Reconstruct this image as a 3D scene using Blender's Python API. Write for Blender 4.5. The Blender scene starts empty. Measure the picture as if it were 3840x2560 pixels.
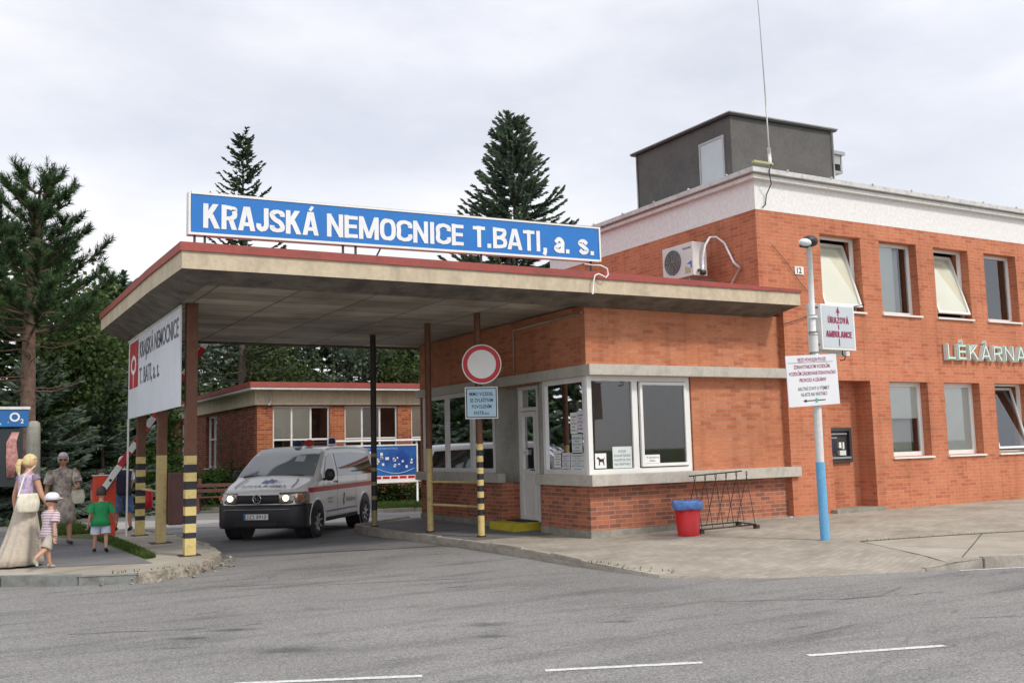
import bpy, bmesh, math, random
from mathutils import Vector, Matrix, Euler
S = bpy.context.scene
COL = S.collection
R_ = math.radians
pi = math.pi

# ------------------------------------------------------------------ camera
cam_d = bpy.data.cameras.new('camera'); cam = bpy.data.objects.new('camera', cam_d); COL.objects.link(cam)
yaw, pitch, roll = R_(29.585), R_(6.198), R_(-1.432)
_f = Vector((math.sin(yaw)*math.cos(pitch), math.cos(yaw)*math.cos(pitch), math.sin(pitch)))
_r = Vector((math.cos(yaw), -math.sin(yaw), 0)); _u = _r.cross(_f)
_r2 = _r*math.cos(roll) + _u*math.sin(roll); _u2 = -_r*math.sin(roll) + _u*math.cos(roll)
_m = Matrix((_r2, _u2, -_f)).transposed().to_4x4(); _m.translation = Vector((0, 0, 1.6))
cam.matrix_world = _m
cam_d.sensor_width = 36; cam_d.lens = 34.31; cam_d.clip_start = 0.1; cam_d.clip_end = 3000
S.camera = cam

# ------------------------------------------------------------------ light
SUN_EL, SUN_AZ = R_(45), math.atan2(0.40, -0.92)      # azimuth of the sun measured from +Y towards +X
to_sun = Vector((math.sin(SUN_AZ)*math.cos(SUN_EL), math.cos(SUN_AZ)*math.cos(SUN_EL), math.sin(SUN_EL)))
sd = bpy.data.lights.new('sun', 'SUN'); so = bpy.data.objects.new('sun', sd); COL.objects.link(so)
sd.energy = 1.9; sd.angle = R_(8); sd.color = (1.0, 0.93, 0.83)
so.rotation_euler = to_sun.to_track_quat('Z', 'Y').to_euler()
so.location = to_sun*60
W = bpy.data.worlds.new('World'); S.world = W; W.use_nodes = True
nt = W.node_tree; nt.nodes.clear()
def wn(t): return nt.nodes.new(t)
out = wn('ShaderNodeOutputWorld'); bg = wn('ShaderNodeBackground'); bg.inputs[1].default_value = 0.1
sky = wn('ShaderNodeTexSky'); sky.sky_type = 'NISHITA'; sky.sun_disc = False; sky.sun_elevation = SUN_EL; sky.sun_rotation = SUN_AZ
tc = wn('ShaderNodeTexCoord'); mp = wn('ShaderNodeMapping'); mp.inputs['Scale'].default_value = (1.0, 1.0, 2.6); mp.inputs['Location'].default_value = (3.1, 1.2, 0.3)
nz = wn('ShaderNodeTexNoise'); nz.inputs['Scale'].default_value = 2.1; nz.inputs['Detail'].default_value = 5; nz.inputs['Roughness'].default_value = 0.5
cr = wn('ShaderNodeValToRGB'); cr.color_ramp.elements[0].position = 0.36; cr.color_ramp.elements[0].color = (7.5, 7.7, 8.5, 1)
cr.color_ramp.elements[1].position = 0.66; cr.color_ramp.elements[1].color = (9.3, 9.25, 9.6, 1)
nz2 = wn('ShaderNodeTexNoise'); nz2.inputs['Scale'].default_value = 1.5; nz2.inputs['Detail'].default_value = 6; nz2.inputs['Roughness'].default_value = 0.6
cr2 = wn('ShaderNodeValToRGB'); cr2.color_ramp.elements[0].position = 0.40; cr2.color_ramp.elements[0].color = (.76, .76, .76, 1)
cr2.color_ramp.elements[1].position = 0.6; cr2.color_ramp.elements[1].color = (1, 1, 1, 1)
mx = wn('ShaderNodeMixRGB'); L = nt.links.new
L(tc.outputs['Generated'], mp.inputs[0]); L(mp.outputs[0], nz.inputs[0]); L(mp.outputs[0], nz2.inputs[0])
L(nz.outputs[0], cr.inputs[0]); L(nz2.outputs[0], cr2.inputs[0])
L(cr2.outputs[0], mx.inputs[0]); L(sky.outputs[0], mx.inputs[1]); L(cr.outputs[0], mx.inputs[2])
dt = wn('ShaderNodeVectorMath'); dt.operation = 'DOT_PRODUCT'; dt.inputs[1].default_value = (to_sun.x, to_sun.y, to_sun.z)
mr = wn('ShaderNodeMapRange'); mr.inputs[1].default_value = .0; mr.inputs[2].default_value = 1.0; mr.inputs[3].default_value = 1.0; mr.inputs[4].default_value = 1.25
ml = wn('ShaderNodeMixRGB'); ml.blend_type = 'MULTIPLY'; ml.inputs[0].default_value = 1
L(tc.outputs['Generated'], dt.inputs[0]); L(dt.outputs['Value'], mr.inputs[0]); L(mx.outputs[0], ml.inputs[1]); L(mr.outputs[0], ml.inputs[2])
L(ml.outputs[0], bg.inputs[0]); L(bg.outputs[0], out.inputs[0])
S.view_settings.view_transform = 'Standard'; S.view_settings.look = 'None'; S.view_settings.exposure = 0.22; S.view_settings.gamma = 1

# ------------------------------------------------------------------ materials
MATS = {}
class N:
    """tiny node helper"""
    def __init__(s, name):
        s.m = bpy.data.materials.new(name); s.m.use_nodes = True; s.t = s.m.node_tree
        s.b = s.t.nodes['Principled BSDF']; MATS[name] = s.m
    def n(s, t, **k):
        x = s.t.nodes.new(t)
        for a, v in k.items():
            if a[0] == '_': setattr(x, a[1:], v)
            else: x.inputs[a].default_value = v
        return x
    def l(s, a, b): s.t.links.new(a, b)
    def co(s, uv=False, scale=(1, 1, 1)):
        c = s.n('ShaderNodeTexCoord'); mpn = s.n('ShaderNodeMapping', Scale=scale)
        s.l(c.outputs['UV' if uv else 'Object'], mpn.inputs[0]); return mpn.outputs[0]
    def noise(s, vec, scale, detail=4, rough=.55):
        x = s.n('ShaderNodeTexNoise', Scale=scale, Detail=detail, Roughness=rough); s.l(vec, x.inputs[0]); return x.outputs[0]
    def ramp(s, fac, p0, c0, p1, c1):
        r = s.n('ShaderNodeValToRGB'); e = r.color_ramp.elements
        e[0].position = p0; e[1].position = p1; e[0].color = (*c0, 1); e[1].color = (*c1, 1)
        s.l(fac, r.inputs[0]); return r.outputs[0]
    def mix(s, a, b, fac, mode='MIX'):
        x = s.n('ShaderNodeMixRGB', _blend_type=mode)
        for i, v in ((0, fac), (1, a), (2, b)):
            if isinstance(v, (int, float)): x.inputs[i].default_value = v
            elif isinstance(v, tuple): x.inputs[i].default_value = (*v, 1)
            else: s.l(v, x.inputs[i])
        return x.outputs[0]
    def bump(s, h, strength=.3, dist=.01):
        x = s.n('ShaderNodeBump', Strength=strength, Distance=dist); s.l(h, x.inputs['Height']); s.l(x.outputs[0], s.b.inputs['Normal'])
    def col(s, c):
        if isinstance(c, tuple): s.b.inputs['Base Color'].default_value = (*c, 1)
        else: s.l(c, s.b.inputs['Base Color'])
    def rough(s, r): s.b.inputs['Roughness'].default_value = r

def plain(name, c, rough=.6, metal=0., var=.12, scale=3., spec=.5, bump=0):
    n = N(name); v = n.noise(n.co(), scale, 5)
    lo = tuple(x*(1-var) for x in c); hi = tuple(min(1, x*(1+var)) for x in c)
    n.col(n.ramp(v, .3, lo, .7, hi)); n.rough(rough); n.b.inputs['Metallic'].default_value = metal
    n.b.inputs['Specular IOR Level'].default_value = spec
    if bump: n.bump(n.noise(n.co(), 60, 4), bump, .01)
    return n.m

def brick(name, c1, c2, dark, mortar, darkamt=.62, mort=.007, darkmax=.85, mo=.0):
    n = N(name); uv = n.co(True)
    def bt(a, b, m):
        x = n.n('ShaderNodeTexBrick', Scale=1.0, **{'Mortar Size': mort, 'Brick Width': .255, 'Row Height': .077, 'Mortar Smooth': .3})
        x.inputs['Color1'].default_value = (*a, 1); x.inputs['Color2'].default_value = (*b, 1); x.inputs['Mortar'].default_value = (*m, 1)
        n.l(uv, x.inputs[0]); return x
    a = bt(c1, c2, c1); r = bt((0, 0, 0), (1, 1, 1), (.0, .0, .0)); m = bt((0, 0, 0), (0, 0, 0), (1, 1, 1))
    big = n.noise(n.co(False, (.5, .5, .9)), 1.3, 4)
    k = n.n('ShaderNodeMath', _operation='MULTIPLY_ADD'); n.l(r.outputs[0], k.inputs[0]); k.inputs[1].default_value = .62; 
    kk = n.n('ShaderNodeMath', _operation='MULTIPLY'); n.l(big, kk.inputs[0]); kk.inputs[1].default_value = .8; n.l(kk.outputs[0], k.inputs[2])
    df = n.ramp(k.outputs[0], darkamt, (0, 0, 0), min(1, darkamt+.3), (darkmax,)*3)
    c = n.mix(a.outputs[0], dark, df)
    fine = n.noise(n.co(True, (3, 14, 1)), 2.5, 3)
    c = n.mix(c, n.ramp(fine, .25, (.8, .8, .8), .75, (1.12, 1.12, 1.12)), 1.0, 'MULTIPLY')
    c = n.mix(c, mortar, n.mix(m.outputs[0], (0, 0, 0), .25))
    dirt = n.noise(n.co(False, (.35, .35, .8)), 1.1, 6, .6)
    c = n.mix(c, n.ramp(dirt, .35, (.82, .8, .78), .6, (1, 1, 1)), 1.0, 'MULTIPLY')
    stv = n.noise(n.co(False, (2.6, 2.6, .22)), 1.6, 6, .65); c = n.mix(c, n.ramp(stv, .34, (.86, .84, .83), .52, (1.02, 1.02, 1.02)), 1.0, 'MULTIPLY')
    n.col(c); n.rough(.88); n.b.inputs['Specular IOR Level'].default_value = .25
    inv = n.n('ShaderNodeMath', _operation='SUBTRACT'); inv.inputs[0].default_value = 1; n.l(m.outputs[0], inv.inputs[1])
    n.bump(inv.outputs[0], .45, .006); return n.m

brick('brick_orange', (.595, .222, .118), (.55, .195, .102), (.38, .10, .06), (.56, .32, .22), .84, .006, .42)
brick('brick_booth', (.60, .24, .125), (.55, .205, .105), (.38, .11, .06), (.42, .25, .18), .82, .006, .5)
brick('brick_plinth', (.50, .18, .10), (.40, .12, .065), (.22, .11, .085), (.46, .30, .22), .56, .008, .7)
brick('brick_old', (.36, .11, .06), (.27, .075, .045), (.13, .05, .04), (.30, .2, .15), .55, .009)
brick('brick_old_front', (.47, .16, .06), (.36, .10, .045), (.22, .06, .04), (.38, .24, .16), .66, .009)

def stained(name, c, dark, thr=.45, vs=(2.2, 2.2, .35), rough=.85, amt=.7, bump=.15):
    n = N(name); a = n.noise(n.co(False, vs), 2.2, 7, .65); b = n.noise(n.co(), 14, 5, .6)
    x = n.mix(dark, c, n.ramp(a, thr-.15, (1-amt,)*3, thr+.12, (1, 1, 1)))
    x = n.mix(x, n.ramp(b, .3, (.88, .88, .88), .7, (1.08, 1.08, 1.08)), 1., 'MULTIPLY')
    n.col(x); n.rough(rough); n.bump(n.noise(n.co(), 45, 5, .6), bump, .01); return n.m
stained('concrete_band', (.50, .47, .41), (.27, .25, .22), .4, (1.2, 1.2, .8))
stained('plinth_concrete', (.33, .31, .26), (.17, .17, .13), .5, (1.5, 1.5, 1.5))
stained('fascia_beige', (.58, .49, .35), (.33, .28, .21), .43, (1.6, 1.6, .5), amt=.6)
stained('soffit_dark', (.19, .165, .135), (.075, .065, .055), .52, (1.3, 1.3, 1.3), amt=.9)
stained('white_band', (.80, .79, .77), (.62, .60, .56), .30, (2.5, 2.5, .3), amt=.25, bump=.02)
stained('roof_edge_metal', (.62, .62, .60), (.32, .31, .29), .42, (2, 2, 2), .6, amt=.7)
stained('cornice_white', (.76, .75, .72), (.42, .40, .36), .34, (3, 3, 1), amt=.7)
stained('roof_red', (.34, .066, .05), (.20, .055, .045), .42, (1, 1, 1), .6)
stained('hut_felt', (.125, .12, .112), (.095, .094, .092), .5, (1.2, 1.2, 1.2), .95, amt=.8)
stained('grey_render', (.42, .41, .37), (.25, .24, .21), .45, (1, 1, .5))
stained('concrete_post', (.36, .35, .31), (.16, .17, .13), .5, (3, 3, 1))
plain('white_frame', (.80, .80, .77), .35, var=.05)
plain('old_white_frame', (.72, .71, .68), .5, var=.08)
plain('metal_grey', (.38, .38, .37), .4, .6)
plain('metal_dark', (.05, .05, .05), .5, .3)
plain('chrome', (.7, .7, .7), .15, 1.)
plain('rust_dark', (.07, .045, .035), .7, .3, var=.35, scale=12)
stained('red_plastic', (.62, .012, .014), (.40, .02, .02), .42, (4, 4, 2), .42, amt=.7, bump=.02)
plain('orange_red', (.72, .06, .02), .45, var=.1)
plain('yellow_step', (.55, .45, .03), .6, var=.2)
plain('rubber', (.02, .02, .021), .75)
plain('black_plastic', (.022, .022, .026), .5)
plain('white_paint', (.82, .82, .80), .4, var=.04)
n = N('road_white'); n.col(n.ramp(n.noise(n.co(), 38, 5, .8), .36, (.30, .30, .30), .52, (.70, .70, .68))); n.rough(.85)
plain('paper', (.80, .80, .78), .8, var=.05)
plain('paper_lilac', (.70, .66, .76), .8, var=.05)
plain('paper_green', (.64, .70, .68), .8, var=.05)
plain('ink', (.02, .02, .025), .6)
plain('ink_grey', (.16, .16, .18), .6)
plain('sign_blue', (.010, .165, .52), .35, var=.05)
plain('sign_red', (.55, .01, .02), .35, var=.05)
plain('sign_lblue', (.42, .62, .75), .4, var=.04)
plain('maroon', (.28, .02, .08), .5, var=.1)
plain('letter_white', (.78, .79, .80), .5, var=.05)
plain('letter_green', (.10, .42, .24), .5, var=.1)
plain('board_white', (.72, .73, .76), .45, var=.04)
plain('banner_white', (.72, .74, .79), .55, var=.06, scale=1.2)
plain('box_face', (.52, .57, .60), .35, var=.04)
plain('bag_blue', (.10, .24, .58), .3, var=.25, scale=20)
stained('pole_white', (.70, .71, .70), (.42, .40, .36), .38, (5, 5, .8), .5, amt=.6, bump=.02)
stained('pole_blue', (.14, .42, .70), (.16, .26, .34), .40, (6, 6, 1.2), .45, amt=.6, bump=.02)
plain('navy', (.012, .018, .14), .3)
plain('van_paint', (.88, .88, .87), .22, var=.03, scale=2).node_tree.nodes['Principled BSDF'].inputs['Coat Weight'].default_value = .6
plain('stripe_red', (.55, .03, .03), .3)
plain('stripe_blue', (.12, .12, .32), .3)
plain('star_blue', (.06, .12, .42), .4)
plain('skin', (.56, .30, .20), .55, var=.08)
plain('skin_tan', (.48, .25, .15), .55, var=.08)
plain('hair_blonde', (.66, .52, .25), .6, var=.25, scale=30)
plain('hair_brown', (.05, .028, .02), .6, var=.3, scale=30)
plain('hair_grey', (.50, .48, .54), .7, var=.25, scale=25)
plain('shirt_green', (.015, .26, .08), .8, var=.18, scale=6)
plain('shirt_navy', (.018, .02, .045), .85, var=.2)
plain('shirt_white', (.75, .76, .78), .85, var=.08)
plain('denim', (.08, .14, .28), .85, var=.3, scale=14)
plain('denim_pale', (.52, .57, .68), .85, var=.15, scale=14)
plain('khaki', (.42, .38, .32), .85, var=.15, scale=9)
plain('shoe_brown', (.05, .035, .03), .7)
plain('canvas_bag', (.72, .68, .55), .85, var=.15, scale=14)
plain('bark', (.14, .085, .062), .9, var=.45, scale=9, bump=.6)
plain('bark_grey', (.10, .085, .07), .9, var=.4, scale=9, bump=.6)
plain('bark_pale', (.45, .42, .36), .9, var=.4, scale=9, bump=.4)
plain('blind_cream', (.80, .77, .66), .8, var=.04, scale=1)
plain('crack_dark', (.085, .08, .075), .95, var=.3)
plain('slat_dark', (.15, .15, .145), .7)
plain('blind_pale', (.72, .73, .69), .8, var=.05, scale=1)
plain('blind_grey', (.50, .51, .48), .8, var=.06, scale=1)
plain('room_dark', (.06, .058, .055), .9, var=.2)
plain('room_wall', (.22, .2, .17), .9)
plain('atm_dark', (.045, .045, .05), .4)
plain('atm_screen', (.02, .025, .05), .1)
plain('copper_yellow', (.45, .45, .22), .6)
plain('poster_black', (.018, .025, .03), .35)
plain('poster_orange', (.62, .11, .02), .4, var=.6, scale=14)
plain('poster_pink', (.42, .2, .18), .4, var=.5, scale=18)
plain('o2_blue', (.04, .22, .50), .35, var=.5, scale=4)
plain('bench_brown', (.13, .055, .045), .6, var=.2)
plain('post_brown', (.15, .06, .032), .55, var=.3, scale=5)
plain('box_brown', (.11, .045, .04), .6, var=.1)
plain('silver_tape', (.78, .78, .78), .25, .5, var=.2, scale=40)
plain('ac_white', (.66, .67, .64), .4, var=.05)
plain('ac_grille', (.12, .125, .12), .5)
plain('car_silver', (.45, .50, .55), .25, .3)
plain('litter', (.6, .6, .58), .8)
plain('lamp_glass', (.8, .82, .85), .12)

def emit(name, c, st):
    n = N(name); n.col(c); n.b.inputs['Emission Color'].default_value = (*c, 1); n.b.inputs['Emission Strength'].default_value = st; n.rough(.2); return n.m
emit('headlight_glow', (1., .86, .6), 2.2)
emit('tube_light', (.75, 1., .75), 1.0)

def striped(name, base, top_z, period=.283, frac=.5, top=(.15, .06, .032), dark=(.02, .02, .028), yel=(.66, .52, .20)):
    n = N(name); g = n.n('ShaderNodeNewGeometry'); sp = n.n('ShaderNodeSeparateXYZ'); n.l(g.outputs['Position'], sp.inputs[0])
    def mth(op, a, b):
        x = n.n('ShaderNodeMath', _operation=op)
        for i, v in ((0, a), (1, b)):
            if isinstance(v, (int, float)): x.inputs[i].default_value = v
            else: n.l(v, x.inputs[i])
        return x.outputs[0]
    z = mth('SUBTRACT', top_z, sp.outputs[2]); fr = mth('FRACT', mth('DIVIDE', z, period), 0); st = mth('GREATER_THAN', fr, frac)
    wear = n.noise(n.co(), 9, 6, .7)
    ye = n.ramp(wear, .25, tuple(x*.55 for x in yel), .5, yel)
    c = n.mix(ye, dark, st); c = n.mix(c, ye, mth('LESS_THAN', sp.outputs[2], .28 if frac < .8 else -9))
    c = n.mix(c, n.ramp(wear, .3, tuple(x*.75 for x in top), .7, tuple(x*1.2 for x in top)), mth('GREATER_THAN', sp.outputs[2], top_z))
    n.col(c); n.rough(.6); return n.m
striped('column_paint', 0, 1.60, .272, .52)
striped('post_paint', 0, 1.68, .215, .5)
striped('post_yellow', 0, 1.62, 5, .95, yel=(.52, .40, .17))
striped('post_dark', 0, 1.55, .3, .25, top=(.035, .028, .026), yel=(.30, .24, .12))

# glass: a thin pane that reflects the surroundings and lets one see in
def glass(name, tint=(.8, .85, .83), spec=.3):
    n = N(name); t = n.t; t.nodes.remove(n.b)
    tr = n.n('ShaderNodeBsdfTransparent'); tr.inputs[0].default_value = (*tint, 1)
    gl = n.n('ShaderNodeBsdfGlossy'); gl.inputs['Roughness'].default_value = .02
    gl.inputs[0].default_value = (.95, .97, 1, 1)
    fr = n.n('ShaderNodeFresnel'); fr.inputs[0].default_value = 1.5
    ad = n.n('ShaderNodeMath', _operation='MULTIPLY_ADD'); n.l(fr.outputs[0], ad.inputs[0]); ad.inputs[1].default_value = 1.7; ad.inputs[2].default_value = spec*.12
    mxs = n.n('ShaderNodeMixShader'); n.l(ad.outputs[0], mxs.inputs[0]); n.l(tr.outputs[0], mxs.inputs[1]); n.l(gl.outputs[0], mxs.inputs[2])
    n.l(mxs.outputs[0], t.nodes['Material Output'].inputs[0]); return n.m
glass('glass', (.93, .95, .94))

def foliage(name, lo, hi, sc=.5):
    n = N(name); g = n.n('ShaderNodeNewGeometry')
    big = n.noise(n.co(), sc, 4, .6)
    c = n.mix(n.ramp(big, .3, lo, .7, hi), n.ramp(g.outputs['Random Per Island'], 0, (.6, .62, .6), 1, (1.45, 1.4, 1.3)), 1., 'MULTIPLY')
    n.col(c); n.rough(.7); n.b.inputs['Specular IOR Level'].default_value = .25
    tr = n.n('ShaderNodeBsdfTranslucent'); n.l(n.mix(c, (1.25, 1.3, .9), 1., 'MULTIPLY'), tr.inputs[0]); ms = n.n('ShaderNodeMixShader'); ms.inputs[0].default_value = .38
    n.l(n.b.outputs[0], ms.inputs[1]); n.l(tr.outputs[0], ms.inputs[2]); n.l(ms.outputs[0], n.t.nodes['Material Output'].inputs[0]); return n.m
foliage('needles_pine', (.03, .065, .03), (.075, .135, .06), .6)
foliage('needles_spruce', (.05, .085, .06), (.10, .15, .105), .8)
foliage('needles_blue', (.09, .14, .12), (.24, .31, .27), .9)
foliage('needles_dark', (.036, .064, .038), (.085, .13, .07), .5)
foliage('leaf_mid', (0.040, 0.069, 0.023), (0.086, 0.132, 0.050), .5)
foliage('leaf_yellow', (0.066, 0.092, 0.023), (0.145, 0.172, 0.046), .6)
foliage('leaf_green', (0.023, 0.056, 0.013), (0.059, 0.112, 0.026), .7)
foliage('leaf_birch', (.13, .17, .07), (.25, .29, .14), .6)
foliage('grass_blade', (.05, .10, .025), (.12, .17, .05), 1.2)

STAINS = [(2.44, 9.99, .50, .13), (1.98, 9.8, .30, .10), (2.60, 8.65, .50, .20), (1.74, 9.4, .32, .10), (4.59, 8.71, .36, .22), (4.34, 8.13, .30, .10), (5.65, 8.08, .3, .05), (8.6, 6.1, .5, .08)]
def asphalt(name, c, agg=.45, cracks=True):
    n = N(name); o = n.co()
    a = n.noise(o, .35, 5, .6); sp = n.noise(o, 55, 3, .8); sp2 = n.noise(o, 120, 2, .6)
    x = n.ramp(a, .3, tuple(v*.84 for v in c), .7, tuple(v*1.13 for v in c))
    x = n.mix(x, n.ramp(sp, .30, (1-agg,)*3, .72, (1+agg*1.1,)*3), 1., 'MULTIPLY')
    x = n.mix(x, n.ramp(sp2, .35, (.75, .75, .76), .7, (1.3, 1.29, 1.26)), .8, 'MULTIPLY')
    # tyre-worn streaks along the street, stains, dark patches
    st = n.n('ShaderNodeTexCoord'); mpn = n.n('ShaderNodeMapping'); mpn.inputs['Rotation'].default_value = (0, 0, R_(23)); mpn.inputs['Scale'].default_value = (.45, 2.6, 1)
    n.l(st.outputs['Object'], mpn.inputs[0]); s1 = n.noise(mpn.outputs[0], 1.0, 6, .65)
    x = n.mix(x, n.ramp(s1, .3, (.66, .66, .68), .5, (1.03, 1.03, 1.02)), 1., 'MULTIPLY')
    mq = n.n('ShaderNodeMapping'); mq.inputs['Rotation'].default_value = (0, 0, R_(23)); mq.inputs['Scale'].default_value = (.9, 2.0, 1); mq.inputs['Location'].default_value = (3.3, 1.7, 0); n.l(st.outputs['Object'], mq.inputs[0]); s2 = n.noise(mq.outputs[0], .8, 7, .7)
    x = n.mix(x, n.ramp(s2, .29, (.42, .42, .44), .37, (1., 1., 1.)), 1., 'MULTIPLY')
    if cracks:
        wn_ = n.n('ShaderNodeTexNoise', Scale=2.2, Detail=6, Roughness=.7); n.l(o, wn_.inputs[0])
        for (sx_, sy_, rx_, ry_) in STAINS:
            q = n.n('ShaderNodeMapping', _vector_type='TEXTURE'); q.inputs['Location'].default_value = (sx_, sy_, -.12); q.inputs['Rotation'].default_value = (0, 0, R_(-24)); q.inputs['Scale'].default_value = (rx_*2, ry_*2, 1); n.l(o, q.inputs[0])
            ln_ = n.n('ShaderNodeVectorMath', _operation='LENGTH'); n.l(q.outputs[0], ln_.inputs[0]); sb = n.n('ShaderNodeMath', _operation='MULTIPLY_ADD'); n.l(wn_.outputs[0], sb.inputs[0]); sb.inputs[1].default_value = 1.0; n.l(ln_.outputs['Value'], sb.inputs[2])
            x = n.mix(x, n.ramp(sb.outputs[0], .60, (.52, .52, .54), .92, (1, 1, 1)), 1., 'MULTIPLY')
        v = n.n('ShaderNodeTexVoronoi', _feature='DISTANCE_TO_EDGE', Scale=.55)
        wv = n.mix(mpn.outputs[0], n.n('ShaderNodeTexNoise', Scale=1.5).outputs[1], .3); n.l(wv, v.inputs[0])
        gate = n.ramp(n.noise(o, .8, 3), .55, (0, 0, 0), .66, (.55, .55, .55))
        ck = n.ramp(v.outputs[0], .0, (1, 1, 1), .012, (0, 0, 0))
        x = n.mix(x, (.06, .055, .05), n.mix(ck, gate, 1., 'MULTIPLY'))
    n.col(x); n.rough(.9); n.b.inputs['Specular IOR Level'].default_value = .3; n.bump(sp, .5, .006); return n.m
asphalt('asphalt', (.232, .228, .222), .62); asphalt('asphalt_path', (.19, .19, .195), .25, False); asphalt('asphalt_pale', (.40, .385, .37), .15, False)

def slabs(name, c, w, h, mort, mc, var=.15, rot=0):
    n = N(name); tcn = n.n('ShaderNodeTexCoord'); mpn = n.n('ShaderNodeMapping'); mpn.inputs['Rotation'].default_value = (0, 0, rot); n.l(tcn.outputs['UV'], mpn.inputs[0])
    b = n.n('ShaderNodeTexBrick', Scale=1., **{'Mortar Size': mort, 'Brick Width': w, 'Row Height': h, 'Mortar Smooth': .2})
    b.inputs['Color1'].default_value = (*[v*(1+var) for v in c], 1); b.inputs['Color2'].default_value = (*[v*(1-var) for v in c], 1); b.inputs['Mortar'].default_value = (*mc, 1)
    n.l(mpn.outputs[0], b.inputs[0])
    d = n.noise(n.co(), .9, 6, .65); f = n.noise(n.co(), 40, 4, .7)
    x = n.mix(b.outputs[0], n.ramp(d, .3, (.72, .7, .66), .65, (1.08, 1.07, 1.05)), 1., 'MULTIPLY')
    x = n.mix(x, n.ramp(f, .3, (.85, .85, .85), .7, (1.12, 1.12, 1.12)), 1., 'MULTIPLY')
    n.col(x); n.rough(.9); n.b.inputs['Specular IOR Level'].default_value = .25; n.bump(b.outputs['Fac'], -.3, .006); return n.m
slabs('pavers', (.385, .355, .305), .21, .105, .005, (.29, .265, .215), .10, R_(-18))
slabs('concrete_slab', (.42, .39, .335), 2.2, 1.6, .012, (.13, .12, .09), .05, R_(-30))
stained('kerb_stone', (.42, .385, .33), (.2, .17, .14), .45, (1.5, 1.5, 1.5), amt=.8, bump=.5)
stained('kerb_grey', (.24, .26, .245), (.13, .10, .08), .42, (2, 2, 2), amt=.8, bump=.5)
stained('broken_concrete', (.44, .40, .33), (.15, .12, .09), .5, (5, 5, 5), amt=.9, bump=.8)
n = N('soil_grass'); a = n.noise(n.co(), 2.5, 7, .7); n.col(n.ramp(a, .3, (.05, .085, .02), .7, (.13, .16, .05))); n.rough(1.); n.bump(n.noise(n.co(), 30, 5), 1., .03)
n = N('soil_dry'); a = n.noise(n.co(), 5, 7, .7); n.col(n.ramp(a, .3, (.11, .09, .06), .7, (.2, .19, .09))); n.rough(1.); n.bump(n.noise(n.co(), 40, 5), 1., .02)
def panels():
    n = N('ceiling_panels'); b = n.n('ShaderNodeTexBrick', Scale=1., **{'Mortar Size': .016, 'Brick Width': 1.25, 'Row Height': .62, 'Mortar Smooth': .5, 'Bias': -.1}, _offset=0.)
    n.l(n.co(True), b.inputs[0]); b.inputs['Color1'].default_value = (.52, .46, .38, 1); b.inputs['Color2'].default_value = (.30, .275, .225, 1); b.inputs['Mortar'].default_value = (.06, .055, .05, 1)
    d = n.noise(n.co(), .7, 6, .6); x = n.mix(b.outputs[0], n.ramp(d, .35, (.55, .53, .49), .6, (1, 1, 1)), 1., 'MULTIPLY'); n.col(x); n.rough(.8)
panels()
def cloth(name, kind):
    n = N(name)
    if kind == 'stripe':
        w = n.n('ShaderNodeTexWave', _wave_type='BANDS', _bands_direction='Z', Scale=14.); n.l(n.co(), w.inputs[0])
        n.col(n.ramp(w.outputs[0], .45, (.20, .03, .07), .5, (.78, .76, .78)))
    elif kind == 'skirt':
        w = n.n('ShaderNodeTexBrick', Scale=9., **{'Mortar Size': .03}); n.l(n.co(False, (1, 1, 1)), w.inputs[0])
        a = n.noise(n.co(False, (1, 1, 3)), 14, 5, .7); n.col(n.ramp(a, .3, (.42, .36, .29), .65, (.56, .49, .41)))
    elif kind == 'floral':
        v = n.n('ShaderNodeTexVoronoi', Scale=16.); n.l(n.co(), v.inputs[0]); n.col(n.ramp(n.noise(n.co(), 9, 6, .8), .38, (.17, .13, .13), .6, (.55, .48, .40)))
    else:
        n.col(n.ramp(n.noise(n.co(), 16, 6, .8), .38, (.34, .22, .42), .6, (.68, .58, .72)))
    n.rough(.85)
cloth('cloth_stripe', 'stripe'); cloth('cloth_skirt', 'skirt'); cloth('cloth_floral', 'floral'); cloth('cloth_lilac', 'lilac')
def posterblue():
    n = N('map_blue'); a = n.noise(n.co(), 1.1, 3); n.col(n.ramp(a, .35, (.02, .07, .30), .65, (.05, .2, .55))); n.rough(.25)
posterblue()
n = N('o2_bubbles'); v = n.n('ShaderNodeTexVoronoi', Scale=9.); n.l(n.co(), v.inputs[0]); tcn = n.co(); sp = n.n('ShaderNodeSeparateXYZ'); n.l(tcn, sp.inputs[0])
x = n.ramp(sp.outputs[2], .0, (.22, .5, .72), .3, (.015, .13, .38)); x = n.mix(x, (.55, .75, .85), n.ramp(v.outputs[0], .08, (.8, .8, .8), .16, (0, 0, 0))); n.col(x); n.rough(.3)

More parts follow.
